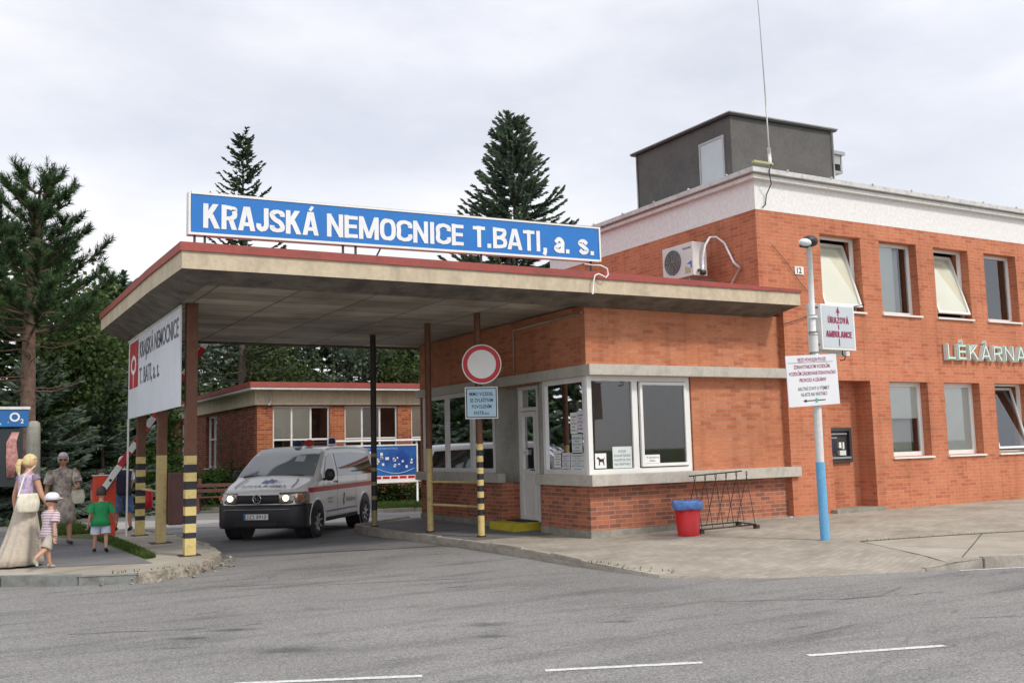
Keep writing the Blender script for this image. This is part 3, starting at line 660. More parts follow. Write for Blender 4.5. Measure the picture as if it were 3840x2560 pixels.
# ================================================================== MAIN BUILDING
B = thing('brick_building', 'two-storey orange brick building with white cornice and grey rooftop hut on the right', 'building', (14.3, 14.15, .12))
YF = 14.15; P = PF(YF); XL = 13.68
up = [(15.43+1.79*i, 16.64+1.79*i, 4.27, 5.86) for i in range(5)]
lo = [(17.26+1.79*i, 18.50+1.79*i, 1.21, 2.80) for i in range(4)]
mb = MB(); wall(mb, P, [u for u in up]+lo+[(15.43, 16.68, .20, 2.81)], 14.28, 34, -.4, 6.2, .42)
wall(mb, P, [], 13.68, 14.28, 4.3, 6.2, .42)
wall(mb, PS(XL), [], 14.57, 21.9, 4.3, 6.2, .4)
wall(mb, lambda u, v, t: (u, 21.9-t, v), [], 14.08, 34, -.4, 6.2, .3)
wall(mb, lambda u, v, t: (34-t, u, v), [], 14.57, 21.6, -.4, 6.2, .3)
bmesh.ops.remove_doubles(mb.bm, verts=mb.bm.verts, dist=1e-4); mb.build('wall', 'brick_orange', B)
mb = MB(); bar(mb, P, 15.43, 16.68, .20, 2.81, .421, .46); mb.build('recess_wall', 'brick_orange', B)
mb = MB(); mb.box(15.30, 13.98, .0, 16.72, 14.5, .205); mb.build('doorstep', 'plinth_concrete', B, bevel=.01)
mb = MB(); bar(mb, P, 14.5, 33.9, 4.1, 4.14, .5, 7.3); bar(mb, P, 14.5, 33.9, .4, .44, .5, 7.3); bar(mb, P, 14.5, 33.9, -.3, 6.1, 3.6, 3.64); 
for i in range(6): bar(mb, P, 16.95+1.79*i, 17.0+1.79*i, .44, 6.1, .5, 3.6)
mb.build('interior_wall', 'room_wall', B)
# white band, cornice
mb = MB()
mb.box(13.676, 14.146, 6.2, 34.02, 21.92, 6.80); mb.build('white_band', 'white_band', B)
mb = MB(); mb.box(13.56, 14.03, 6.80, 34.1, 22.02, 6.87); mb.box(13.60, 14.07, 6.87, 34.1, 22.0, 6.905); mb.build('cornice', 'cornice_white', B)
mb = MB(); mb.box(13.48, 13.95, 6.905, 34.2, 22.1, 7.0); 
for i in range(16): mb.box(14.4+i*1.25, 13.93, 7.0, 14.43+i*1.25, 13.97, 7.03)
for i in range(6): mb.box(13.46, 14.7+i*1.2, 7.0, 13.50, 14.73+i*1.2, 7.03)
mb.build('roof_edge', 'roof_edge_metal', B)
for i, (a, b, c, d) in enumerate(up):
    if i in (0, 2, ):      # top-hung sash pushed out at the bottom, blind behind it
        fr = frame(P, a, b, c, d, .05, .2, .27).build('window', 'white_frame', B); fr['label'] = 'window with its sash tilted out over a pale shade'
        mb = MB(); bar(mb, P, a-.03, b+.03, c-.05, c-.015, -.05, .2); mb.build('sill', 'white_frame', fr)
        ang = R_(17); top = d-.06; L_ = d-c-.12
        def PT(u, v, t, ang=ang, top=top, L_=L_): 
            s_ = (top-L_/2)-v; return (u, YF+.235+t*math.cos(ang)-s_*math.sin(ang), top-L_/2-s_*math.cos(ang)-t*math.sin(ang))
        sh = frame(PT, a+.05, b-.05, top-L_, top, .05, -.03, .02).build('sash', 'white_frame', fr)
        quadP(PT, a+.1, b-.1, top-L_+.05, top-.05, -.005).build('pane', 'glass', sh)
        quadP(PT, a+.1, b-.1, top-L_+.05, top-.05, .008).build('shade', 'blind_cream', sh)
    else:
        fr = window(B, P, a, b, c, d, .2, .07, blinds=[(a, a+.72, c, d, 'blind_pale')] if i == 1 else [], sill=-.05, curtains=(i == 1))  # pale blind added in second window, standing in for the pane's light-grey reflection
        if i == 3:
            for zz in (5.35, 5.0):
                mb = MB(); mb.tube([(a+.1, YF+1.2, zz), (a+.75, YF+1.5, zz+.03)], .035, 8); mb.build('lamp_tube', 'tube_light', fr)
for i, (a, b, c, d) in enumerate(lo):
    if i == 2:
        fr = frame(P, a, b, c, d, .05, .2, .27).build('window', 'white_frame', B); fr['label'] = 'ground floor window with sash tilted outward at the bottom'
        mb = MB(); bar(mb, P, a-.03, b+.03, c-.05, c-.015, -.05, .2); mb.build('sill', 'white_frame', fr)
        ang = R_(14); top = d-.06; L_ = d-c-.12
        def PT2(u, v, t, ang=ang, top=top, L_=L_):
            s_ = (top-L_/2)-v; return (u, YF+.235+t*math.cos(ang)-s_*math.sin(ang), top-L_/2-s_*math.cos(ang)-t*math.sin(ang))
        sh = frame(PT2, a+.05, b-.05, top-L_, top, .05, -.03, .02).build('sash', 'white_frame', fr)
        quadP(PT2, a+.1, b-.1, top-L_+.05, top-.05, -.005).build('pane', 'glass', sh)
        mb = MB(); mb.face([(a+.06, YF+.60, c+.4), (b-.5, YF+.60, c+.4), (b-.5, YF+.60, d-.05), (a+.06, YF+.60, d-.05)]); mb.build('blind', 'blind_grey', fr)
    else:
        bl = [(a, b, 2.02, d, 'blind_pale')] if i == 0 else [(a, b, c, d, 'blind_pale')]
        window(B, P, a, b, c, d, .2, .09, blinds=bl, sill=-.05, curtains=(i == 0))
# rooftop hut
mb = MB()
def hz(x, y): return 8.56+.02*(x-14.2)+.01*(y-15.3)
mb.prism([(14.2, 15.3), (17.25, 15.3), (17.25, 18.65), (14.2, 18.65)], 6.95, hz); hut = mb.build('rooftop_hut', 'hut_felt', B)
mb = MB(); mb.prism([(14.12, 15.22), (17.36, 15.22), (17.36, 18.75), (14.12, 18.75)], lambda x, y: hz(x, y)+.002, lambda x, y: hz(x, y)+.045); mb.build('hut_roof', 'metal_dark', hut)
mb = MB(); mb.tube([(14.11, 15.21, hz(14.1, 15.2)+.05), (17.37, 15.21, hz(17.4, 15.2)+.05), (17.37, 18.76, hz(17.4, 18.8)+.05), (14.11, 18.76, hz(14, 18.8)+.05), (14.11, 15.21, hz(14.1, 15.2)+.05)], .022, 5); mb.build('roof_trim', 'metal_grey', hut)
PS2 = PS(14.2)
fr = frame(PS2, 15.5, 16.32, 7.2, 8.2, .05, -.03, .0).build('hatch', 'metal_grey', hut); mb = MB(); bar(mb, PS2, 15.55, 16.27, 7.25, 8.15, -.018, -.002); mb.build('hatch_panel', 'box_face', fr)
mb = MB(); mb.box(17.25, 15.4, 8.17, 17.80, 16.0, 8.25); mb.box(17.25, 15.45, 7.95, 17.70, 15.5, 8.17); mb.box(17.68, 15.45, 7.78, 17.74, 15.95, 8.17); mb.box(17.25, 15.45, 7.74, 17.74, 15.95, 7.79); mb.build('vent_hood', 'metal_grey', hut)
mb = MB(); mb.tube([(14.175, 18.6, 8.55), (14.175, 18.6, 6.9)], .02, 6).build('downpipe', 'metal_grey', hut); MB().tube([(17.26, 15.275, 8.6), (17.26, 15.275, 6.9)], .025, 6).build('downpipe', 'metal_grey', hut)

# antenna
A = thing('radio_antenna', 'very tall thin whip antenna clamped to the white roof corner', 'antenna', (14.0, 14.0, 7.0))
mb = MB(); mb.tube([(14.0, 14.0, 7.12), (13.99, 14.0, 7.45)], .035, 10); mb.build('clamp_tube', 'silver_tape', A)
mb = MB(); mb.tube([(13.99, 14, 7.45), (13.97, 14.0, 8.6), (13.93, 14.0, 10.0), (13.86, 14, 11.6), (13.82, 14, 12.6)], [.016, .014, .010, .006, .004], 6); mb.build('whip', 'metal_grey', A)
mb = MB(); mb.box(13.55, 13.97, 7.10, 14.06, 14.04, 7.14); mb.tube([(14.0, 14.0, 7.10), (13.98, 13.98, 6.98)], .02, 6); mb.build('bracket', 'copper_yellow', A)
mb = MB(); mb.tube([(14.0, 13.97, 7.1), (13.9, 13.93, 6.95), (13.9, 13.93, 6.85), (13.98, 13.98, 6.7), (13.95, 14.1, 6.5), (13.93, 14.12, 6.3), (13.85, 14.12, 6.25)], .012, 5); mb.build('cable', 'metal_dark', A)

# AC unit on the side wall
A = thing('air_conditioner', 'white outdoor air conditioner with round fan on brick wall above canopy roof', 'air conditioner', (12.93, 15.7, 4.98))
mb = MB(); mb.box(12.93, 15.22, 5.0, 13.30, 16.20, 5.70); mb.build('housing', 'ac_white', A, bevel=.012)
mb = MB(); mb.tube([(12.925, 15.86, 5.36), (12.918, 15.86, 5.36)], .265, 28); 
mb.build('fan_recess', 'ac_grille', A)
mb = MB()
for r in (.05, .1, .15, .2, .25): mb.tube([(12.905, 15.86+r*math.cos(a), 5.36+r*math.sin(a)) for a in [2*pi*k/24 for k in range(25)]], .004, 4)
for k in range(8): a = 2*pi*k/8; mb.tube([(12.905, 15.86, 5.36), (12.905, 15.86+.26*math.cos(a), 5.36+.26*math.sin(a))], .004, 4)
mb.build('fan_guard', 'metal_grey', A)
mb = MB(); text_into(mb, 'Inverter', (12.925, 15.52, 5.57), (0, -1, 0), (0, 0, 1), .05, .26, .02); mb.build('lettering', 'ink_grey', A)
mb = MB(); mb.face([(12.925, 15.42, 5.26), (12.925, 15.26, 5.31), (12.925, 15.26, 5.16), (12.925, 15.30, 5.16), (12.925, 15.30, 5.24)]); mb.build('sticker', 'sign_blue', A)
mb = MB(); mb.face([(12.924, 15.47, 5.07), (12.924, 15.31, 5.07), (12.924, 15.31, 5.16), (12.924, 15.47, 5.22)]); mb.build('energy_sticker', 'copper_yellow', A)
mb = MB(); mb.box(12.98, 16.0, 4.94, 13.67, 16.04, 4.98); mb.build('wall_bracket', 'metal_grey', A); mb = MB(); mb.box(12.98, 15.4, 4.94, 13.67, 15.44, 4.98); mb.box(13.62, 15.4, 4.6, 13.67, 15.44, 4.94); mb.build('wall_bracket', 'metal_grey', A)
pts = [(13.15, 15.19, 5.12), (13.14, 15.15, 5.35), (13.18, 15.12, 5.6), (13.3, 15.1, 5.78), (13.45, 15.08, 5.80), (13.58, 14.98, 5.66), (13.62, 14.9, 5.45), (13.63, 14.78, 5.22), (13.62, 14.62, 5.1)]
mb = MB(); mb.tube(pts, .028, 8); mb.build('insulated_pipe', 'silver_tape', A)
mb = MB(); mb.tube([(13.63, 14.6, 5.1), (13.6, 14.9, 4.75), (13.5, 15.1, 4.52)], .018, 6); mb.build('drain_pipe', 'pole_white', A)
mb = MB(); mb.tube([(13.1, 15.2, 5.06), (13.2, 15.17, 5.06)], .05, 8); mb.tube([(13.05, 15.2, 5.1), (13.05, 15.16, 5.1)], .03, 8); mb.build('valve', 'metal_dark', A)

# pharmacy letters
A = thing('pharmacy_lettering', 'raised pale letters with green edges spelling LÉKÁRNA between the window rows', 'sign', (19.1, 14.1, 3.3))
xs = 19.1
for ch, w in (('L', .30), ('É', .31), ('K', .36), ('Á', .38), ('R', .35), ('N', .37), ('A', .38)):
    mb = MB(); block(mb, ch, (xs, 14.05, 3.30), (1, 0, 0), (0, 0, 1), .37, w, .21, depth=.09); o = mb.build('letter', 'cornice_white', A)
    mb = MB(); block(mb, ch, (xs+.008, 14.046, 3.306), (1, 0, 0), (0, 0, 1), .356, w-.016, .185); mb.build('letter_edge', 'letter_green', o)
    mb = MB(); block(mb, ch, (xs+.030, 14.041, 3.326), (1, 0, 0), (0, 0, 1), .318, w-.06, .11); mb.build('letter_face', 'letter_white', o); xs += w+.07
# house number
A = thing('house_number_plate', 'small white house number plate on brick wall beside the lamp pole', 'number plate', (14.78, 14.14, 4.94))
mb = MB(); mb.box(14.66, 14.13, 4.95, 14.90, 14.146, 5.11); mb.build('plate', 'white_paint', A)
mb = MB(); text_into(mb, '12', (14.71, 14.127, 4.975), (1, 0, 0), (0, 0, 1), .11, .13, .02); mb.build('number', 'ink', A)
# cash machine in the recess
A = thing('cash_machine', 'dark built-in cash machine in the brick recess beside the ground floor windows', 'cash machine', (15.9, 14.57, 1.13))
X0, X1, Z0, Z1 = 15.62, 16.42, 1.12, 1.84
mb = MB(); PA = PF(14.50)
fr = frame(PA, X0, X1, Z0, Z1, .07, .0, .07).build('surround', 'atm_dark', A, bevel=.008)
mb = MB(); bar(mb, PA, X0+.07, X1-.07, Z0+.07, Z1-.07, .066, .069); mb.build('fascia', 'metal_dark', A)
mb = MB(); bar(mb, PA, X0+.09, X0+.36, Z0+.22, Z0+.50, .04, .065); sc = mb.build('screen', 'atm_screen', A)
mb = MB(); bar(mb, PA, X0+.08, X0+.38, Z0+.50, Z0+.53, .02, .065); bar(mb, PA, X0+.08, X1-.12, Z1-.14, Z1-.11, .02, .06); mb.build('trim', 'metal_grey', A)
mb = MB(); bar(mb, PA, X0+.42, X0+.60, Z0+.15, Z0+.25, .0, .065); mb.build('keypad', 'paper_green', A)
mb = MB(); bar(mb, PA, X0+.43, X0+.49, Z0+.3, Z0+.42, .02, .065); bar(mb, PA, X0+.54, X0+.58, Z0+.28, Z0+.42, .02, .065); mb.build('card_slot', 'paper', A)
mb = MB(); bar(mb, PA, X0+.09, X1-.09, Z0+.08, Z0+.12, -.04, .065); mb.build('shelf', 'metal_grey', A)
# cables on facade
A = tag(MB().tube([(14.2, 14.1, 3.9), (14.6, 14.1, 4.0), (15.1, 14.1, 4.15), (15.9, 13.5, 4.3)], .009, 5).build('power_cable', 'metal_dark'), 'thin dark cable drooping across the brick wall towards the lamp pole', 'cable')
A = tag(MB().tube([(14.05, 14.12, 5.5), (14.4, 14.12, 5.2), (14.8, 14.12, 4.75), (15.2, 14.12, 4.45)], .005, 5).build('power_cable', 'rust_dark'), 'rusty cable slanting down brick wall below the house number', 'cable')

# ================================================================== GATEHOUSE
G = thing('gatehouse', 'low brick gatehouse with wraparound corner window and concrete bands', 'gatehouse', (9.6, 14.3, 0))
YG = 14.29; XG = 9.6; F = PF(YG); D = PS(XG); TOP = 4.08
mb = MB(); wall(mb, F, [(9.0, 11.95, 1.09, 2.83)], 9.6, 14.28, .9, TOP, .28)
wall(mb, D, [(14.0, 15.96, 1.09, 2.83), (15.96, 17.72, -.1, 2.83), (17.72, 21.40, 1.09, 2.83)], 14.57, 21.44, .9, TOP, .28)
wall(mb, lambda u, v, t: (u, 21.44-t, v), [(9.75, 12.6, 1.09, 2.83)], 9.88, 14.28, .9, TOP, .28)
mb.build('wall', 'brick_booth', G)
mb = MB(); wall(mb, F, [], 9.6, 14.28, .0, .9, .25); wall(mb, D, [(15.96, 17.71, -.2, 3)], 14.54, 21.44, .0, .9, .25)
wall(mb, lambda u, v, t: (u, 21.44-t, v), [], 9.85, 14.28, -.2, .9, .25); wall(mb, lambda u, v, t: (u, 17.46+t, v), [], 9.6, 10.0, -.2, .9, .24); mb.build('base_wall', 'brick_plinth', G)
mb = MB(); mb.box(9.585, 14.275, -.3, 14.25, 14.5, .13); mb.box(9.586, 14.276, -.3, 9.8, 15.965, .129); mb.box(9.585, 17.455, -.3, 9.8, 21.455, .12); mb.build('plinth', 'plinth_concrete', G)
mb = MB(); mb.box(9.53, 14.08, 2.83, 14.43, 14.30, 3.02); mb.box(9.531, 14.10, 2.831, 9.62, 21.55, 3.019); mb.box(9.53, 21.42, 2.83, 14, 21.551, 3.02); mb.build('lintel_band', 'concrete_band', G, bevel=.006)
mb = MB(); mb.box(9.50, 14.06, .9, 14.46, 14.32, 1.09); mb.box(9.501, 14.08, .901, 9.64, 16.0, 1.089); mb.box(9.50, 17.42, .9, 9.66, 21.56, 1.09); mb.build('sill_band', 'concrete_band', G, bevel=.006)
# recess: walls, door
mb = MB(); wall(mb, lambda u, v, t: (10.0+t, u, v), [(16.62, 17.40, .08, 2.82)], 15.96, 17.72, -.2, 2.84, .12)
mb.box(9.63, 17.715, .9, 10.1, 17.76, 2.83); mb.box(9.63, 15.90, -.2, 10.1, 15.955, 2.83); mb.box(9.61, 15.97, 2.835, 10.3, 17.7, 2.9); mb.build('recess_lining', 'grey_render', G)
PD = PS(10.0); fr = frame(PD, 16.62, 17.40, .08, 2.82, .06, -.02, .05, trans=(2.36,), mw=.07).build('door_frame', 'white_frame', G)
quadP(PD, 16.68, 17.34, 2.40, 2.76, .02).build('pane', 'glass', fr)
dr = frame(PD, 16.69, 17.33, .15, 2.31, .10, -.035, .03, trans=(1.12,), mw=.09).build('door', 'white_frame', G)
quadP(PD, 16.79, 17.23, 1.16, 2.21, .0).build('pane', 'glass', dr); mb = MB(); bar(mb, PD, 16.79, 17.23, .25, 1.08, -.01, .01); mb.build('lower_panel', 'old_white_frame', dr)
mb = MB(); mb.tube([(9.96, 16.76, 1.15), (9.92, 16.76, 1.15), (9.92, 16.86, 1.15)], .012, 6); mb.build('handle', 'metal_dark', dr)
# corner window
fr = frame(F, 9.62, 11.93, 1.09, 2.83, .09, .03, .11, mull=(10.66,), mw=.12).build('window', 'white_frame', G)
quadP(F, 9.71, 10.60, 1.18, 2.74, .07).build('pane', 'glass', fr)
sh = frame(F, 10.76, 11.84, 1.20, 2.73, .055, .0, .06).build('sash', 'white_frame', fr); quadP(F, 10.81, 11.79, 1.25, 2.68, .03).build('pane', 'glass', sh)
mb = MB()
for k in range(34): zz = 1.65+k*.032; mb.box(9.75, YG+.13, zz, 10.58, YG+.155, zz+.004)
mb.build('slat_blind', 'slat_dark', fr)
mb = MB(); mb.box(XG+.0, YG+.0, 1.09, XG+.10, YG+.10, 2.83); mb.build('corner_post', 'white_frame', G, bevel=.01)
fr = frame(D, 14.40, 15.86, 1.09, 2.83, .09, .03, .11).build('window', 'old_white_frame', G); quadP(D, 14.49, 15.77, 1.18, 2.74, .07).build('pane', 'glass', fr)
# long side window of the rear room and its far window
fr = frame(D, 17.78, 21.36, 1.09, 2.83, .09, .03, .11, mull=(18.85, 20.1), mw=.13, trans=()).build('window', 'old_white_frame', G)
for a, b in ((17.87, 18.78), (18.92, 20.03), (20.17, 21.27)): quadP(D, a, b, 1.18, 2.74, .07).build('pane', 'glass', fr)
Q = lambda u, v, t: (u, 21.44-t, v)
fr = frame(Q, 9.78, 12.58, 1.09, 2.83, .09, .03, .11, mull=(11.0,), mw=.1).build('window', 'old_white_frame', G); quadP(Q, 9.87, 12.49, 1.18, 2.74, .07).build('pane', 'glass', fr)
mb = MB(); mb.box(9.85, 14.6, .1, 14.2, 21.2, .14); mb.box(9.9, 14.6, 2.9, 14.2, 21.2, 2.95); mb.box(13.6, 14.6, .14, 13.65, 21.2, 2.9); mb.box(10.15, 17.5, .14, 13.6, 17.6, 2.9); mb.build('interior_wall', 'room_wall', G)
# notices in the windows
def notice(nm, label, o, xd, w, h, mat, lines, ink='ink_grey', yb=None):
    o = Vector(o); xd = Vector(xd); up_ = Vector((0, 0, 1)); nn = xd.cross(up_)
    T = thing(nm, label, 'notice', tuple(o)); mb = MB(); mb.face([o, o+xd*w, o+xd*w+up_*h, o+up_*h]); mb.face([o-nn*.002, o+up_*h-nn*.002, o+xd*w+up_*h-nn*.002, o+xd*w-nn*.002]); mb.build('sheet', mat, T)
    if lines:
        mb = MB(); n_ = len(lines)
        for i, t in enumerate(lines):
            hh = h*.8/n_*.5; text_into(mb, t, o+xd*w*.5+up_*(h*.88-(i+.75)*h*.8/n_)+nn*.002, tuple(xd), (0, 0, 1), hh, w*.84 if len(t) > 6 else w*.4, .01, align='C')
        mb.build('lettering', ink, T)
    return T
yb = YG+.062
notice('notice', 'white dog pictogram sticker in the left front corner of the corner window', (9.77, yb, 1.20), (1, 0, 0), .24, .26, 'paper', [])
mb = MB(); T_ = [o for o in bpy.data.objects if o.get('label', '').startswith('white dog')][0]
dog = [(.05, .17), (.07, .2), (.1, .19), (.12, .165), (.19, .16), (.215, .19), (.22, .18), (.2, .14), (.205, .09), (.215, .05), (.195, .05), (.18, .09), (.17, .11), (.12, .11), (.11, .05), (.09, .05), (.095, .12), (.085, .155)]
mb.face([(9.77+a-.015, yb-.002, 1.20+b) for a, b in dog]); mb.build('pictogram', 'ink', T_)
notice('notice', 'typed pale notice in the lower right of the corner window beside the dog sticker', (10.15, yb, 1.19), (1, 0, 0), .42, .38, 'paper_green', ['POZOR', 'DLOUHÉ ČEKÁNÍ', 'HLASTE SE ZDE', 'NA VRÁTNICI'])
notice('notice', 'small white sticker at the foot of the right front window sash', (10.83, YG+.022, 1.26), (1, 0, 0), .34, .15, 'paper', ['Telefon', 'AREÁL'])
xb = XG+.062
for k, (y, z, w, h, m, lb) in enumerate([(14.95, 1.82, .22, .38, 'paper', 'pale sheet high in the side window, left of the pair'), (14.72, 1.84, .2, .38, 'paper_lilac', 'lilac sheet high in the side window next to the corner'), (14.92, 1.46, .34, .35, 'paper_green', 'greenish sheet in middle of the side window near corner'), (15.30, 1.20, .3, .28, 'paper_lilac', 'lilac typed sheet at bottom of the side window'), (15.55, 1.22, .28, .3, 'paper', 'white sheet at far lower left of the side window'), (14.98, 1.20, .46, .28, 'paper_green', 'wide green sheet at bottom right of the side window')]):
    notice('notice', lb, (xb, y, z), (0, -1, 0), w, h, m, ['OZNÁMENÍ', 'PROVOZ', 'VRÁTNICE', 'DENNĚ', 'INFORMACE'])
notice('notice', 'small white notice on the glass of the gatehouse door', (9.965, 17.2, 1.45), (0, -1, 0), .2, .1, 'paper', ['VCHOD'])
mb = MB(); mb.box(9.28, 16.45, -.02, 9.99, 17.44, .15); tag(mb.build('door_step', 'yellow_step', bevel=.012), 'yellow painted step in front of the recessed gatehouse door', 'step')
mb = MB(); mb.box(9.62, 16.68, .151, 9.97, 17.36, .168); tag(mb.build('door_mat', 'rubber', bevel=.004), 'dark rubber mat on the yellow doorstep', 'door mat')
mb = MB(); mb.tube([(9.56, 14.32, 3.95), (9.57, 16.8, 3.92)], .018, 6); mb.tube([(9.57, 16.8, 3.92), (9.57, 16.82, 3.05)], .014, 6); tag(mb.build('conduit_pipe', 'grey_render'), 'thin grey conduit under the canopy along the gatehouse side wall', 'pipe')

# ================================================================== CANOPY
K = thing('gate_canopy', 'flat entrance canopy with beige edge and red roof on striped columns', 'canopy', (3.3, 16.5, 0))
def czb(x, y): return 4.14+.006*(x-2.6)*1.0+(.08*sm(13.6, 16.3, y)+.07*sm(16.3, 22.3, y) if x < 4 else 0)*max(0, 1-(x-2.6)/1.4)
X0, X1, Y0, Y1 = 2.58, 14.2, 13.6, 22.35; XI0, XI1, YI0, YI1 = 3.05, 13.66, 14.27, 21.95
ring = [(X0, Y0), (6, Y0), (10, Y0), (X1, Y0), (X1, 14.14), (13.66, 14.14), (13.66, Y1), (9, Y1), (6, Y1), (X0, Y1), (X0, 19), (X0, 16.3)]
inn = [(XI0, YI0), (6, YI0), (9.6, YI0), (14.0, 14.28), (14.0, 14.29), (13.5, 14.3), (13.5, YI1), (9, YI1), (6, YI1), (XI0, YI1), (XI0, 19), (XI0, 16.3)]
mb = MB(); n_ = len(ring)
for i in range(n_):
    a, b = ring[i], ring[(i+1) % n_]; z0, z1 = czb(*a), czb(*b)
    if i in (4, 5) : continue
    mb.face([(*a, z0), (*b, z1), (*b, z1+.255), (*a, z0+.255)])
mb.build('fascia', 'fascia_beige', K)
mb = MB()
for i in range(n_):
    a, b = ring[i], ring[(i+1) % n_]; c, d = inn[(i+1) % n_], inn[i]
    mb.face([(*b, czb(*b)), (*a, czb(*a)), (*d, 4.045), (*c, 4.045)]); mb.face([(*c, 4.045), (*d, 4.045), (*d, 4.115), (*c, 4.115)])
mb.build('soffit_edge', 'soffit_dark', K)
mb = MB(); mb.box(XI0-.01, YI0-.01, 4.10, 13.55, YI1+.01, 4.14); mb.build('ceiling', 'ceiling_panels', K)
mb = MB(); r2 = [(X0-.03, Y0-.03), (6, Y0-.03), (10, Y0-.03), (X1+.03, Y0-.03), (X1+.03, 14.14), (13.66, 14.14), (13.66, Y1+.03), (9, Y1+.03), (6, Y1+.03), (X0-.03, Y1+.03), (X0-.03, 19), (X0-.03, 16.3)]
def rt(x, y): return czb(x, y)+.255+(.11-.06*sm(10, 14.2, x))
for i in range(n_):
    a, b = r2[i], r2[(i+1) % n_]
    mb.face([(*a, czb(*a)+.245), (*b, czb(*b)+.245), (*b, rt(*b)), (*a, rt(*a))])
    q = lambda p: (p[0]*.9+.1*8, p[1]*.88+.12*18)
    mb.face([(*a, rt(*a)), (*b, rt(*b)), (*q(b), rt(*b)+.03), (*q(a), rt(*a)+.03)]); mb.face([(*b, czb(*b)+.245), (*a, czb(*a)+.245), (*ring[i], czb(*a)+.245), (*ring[(i+1) % n_], czb(*b)+.245)])
c_ = [( *q(p), rt(*p)+.03) for p in r2]; mb.face(c_)
mb.build('roof_covering', 'roof_red', K)
for x, y, nm in ((3.3, 16.52, 'column_paint'), (3.38, 22.0, 'column_paint')):
    mb = MB(); mb.box(x-.088, y-.088, -.14, x+.088, y+.088, 4.13); o = mb.build('column', nm, K, bevel=.008); o['label'] = 'brown column with black and yellow bands'
    mb = MB(); mb.box(x-.16, y-.14, hl(x, y)-.02, x+.16, y+.14, hl(x, y)+.016); mb.build('base_plate', 'rust_dark', o)
mb = MB(); mb.box(3.25, 19.22, -.1, 3.42, 19.39, 4.13); o = mb.build('column', 'post_yellow', K, bevel=.008); o['label'] = 'column with yellow lower half'
mb = MB(); mb.box(3.15, 19.12, -.02, 3.52, 19.49, .012); mb.build('base_plate', 'rust_dark', o)
for x, y, m, lb in ((8.33, 15.97, 'post_paint', 'slim round post banded black and yellow'), (8.07, 17.62, 'post_yellow', 'slim round post with yellow lower half'), (7.76, 19.78, 'post_dark', 'dark slim round post at the rear of the island')):
    mb = MB(); mb.tube([(x, y, -.1), (x, y, 4.11)], .062, 20, False); o = mb.build('post', m, K); o['label'] = lb
    mb = MB(); mb.tube([(x, y, hs(x, y)), (x, y, .03)], .085, 16); mb.build('base_ring', 'rust_dark', o)
mb = MB(); mb.tube([(8.33, 15.97, .98), (8.07, 17.62, .98)], .022, 8); mb.tube([(8.33, 15.97, .54), (8.07, 17.62, .54)], .022, 8); mb.build('guard_rail', 'post_yellow', K)
mb = MB(); mb.tube([(3.36, 19.3, .93), (3.38, 22.0, .93)], .025, 8); mb.build('guard_rail', 'post_yellow', K)
# blue rooftop sign
A = thing('hospital_name_sign', 'long blue sign with white lettering KRAJSKÁ NEMOCNICE T.BATI, a. s. on the canopy roof', 'sign', (6.1, 13.8, 4.5))
dz = .115/6.96; xd = Vector((1, 0, dz)).normalized(); O = Vector((2.69, 13.76, 4.655)); wd, ht = 6.95, .61
def PB(u, v, t): p = O+xd*u+Vector((0, 0, v)); return (p.x, p.y+t, p.z)
mb = MB(); bar(mb, PB, .03, wd-.03, .03, ht-.03, .012, .13); mb.build('panel', 'sign_blue', A)
frame(PB, 0, wd, 0, ht, .032, 0, .15).build('frame', 'white_frame', A, bevel=.003)
for t, a, b in (('KRAJSKÁ', .20, 1.87), ('NEMOCNICE', 2.0, 4.28), ('T.BATI,', 4.45, 5.86), ('a.', 5.99, 6.31), ('s.', 6.48, 6.82)):
    mb = MB(); block(mb, t, PB(a, .105, .006), tuple(xd), (0, 0, 1), .35, b-a, .20); mb.build('word', 'letter_white', A)
for u in (.08, .22, 2.25, 2.45, 4.6, 6.75): mb = MB(); mb.box(2.69+u, 13.80, 4.40, 2.72+u, 13.83, 4.70+u*dz); mb.build('leg', 'metal_dark', A)
for pts in ([(2.8, 14.05, 4.56), (4.3, 14.05, 4.58)], [(5.1, 14.05, 4.59), (6.6, 14.05, 4.61)]): MB().tube(pts, .022, 6).build('rail', 'metal_dark', A)
for u in (.6, 2.9, 5.2): MB().tube([(2.7+u, 13.85, 4.7+u*dz), (2.7+u, 14.35, 4.48)], .014, 6).build('brace', 'metal_dark', A)
mb = MB(); mb.tube([(9.27, 13.73, 4.7), (9.33, 13.6, 4.66), (9.45, 13.52, 4.65), (9.57, 13.50, 4.60), (9.59, 13.5, 4.50), (9.54, 13.5, 4.44), (9.47, 13.5, 4.47), (9.40, 13.52, 4.50), (9.33, 13.52, 4.47), (9.30, 13.53, 4.36), (9.29, 13.55, 4.15)], .013, 6); mb.build('cable', 'white_paint', A)
# banner between the left columns
A = thing('hanging_banner', 'grey-white banner board with red emblem and faded KRAJSKÁ NEMOCNICE lettering between left columns', 'banner', (3.12, 19.2, 2.4))
mb = MB(); mb.box(3.11, 16.47, 2.40, 3.135, 22.03, 4.07); mb.build('board', 'banner_white', A)
mb = MB(); mb.box(3.105, 21.99, -.1, 3.135, 22.05, 2.41); mb.tube([(3.10, 16.46, 4.04), (3.10, 22.04, 4.04)], .02, 6); mb.build('edge_strip', 'white_frame', A)
mb = MB().use('sign_red'); z0 = 2.98
mb.face([(3.105, 21.85, z0+.03), (3.105, 20.75, z0+.03), (3.105, 20.75, z0+.98), (3.105, 21.85, z0+.98)]); mb.use('paper')
mb.add([(3.101, 21.3+.34*math.cos(a)*r, z0+.5+.2*math.sin(a)*r) for r in (.6, 1) for a in [2*pi*k/20 for k in range(20)]], [(k, (k+1) % 20, 20+(k+1) % 20, 20+k) for k in range(20)])
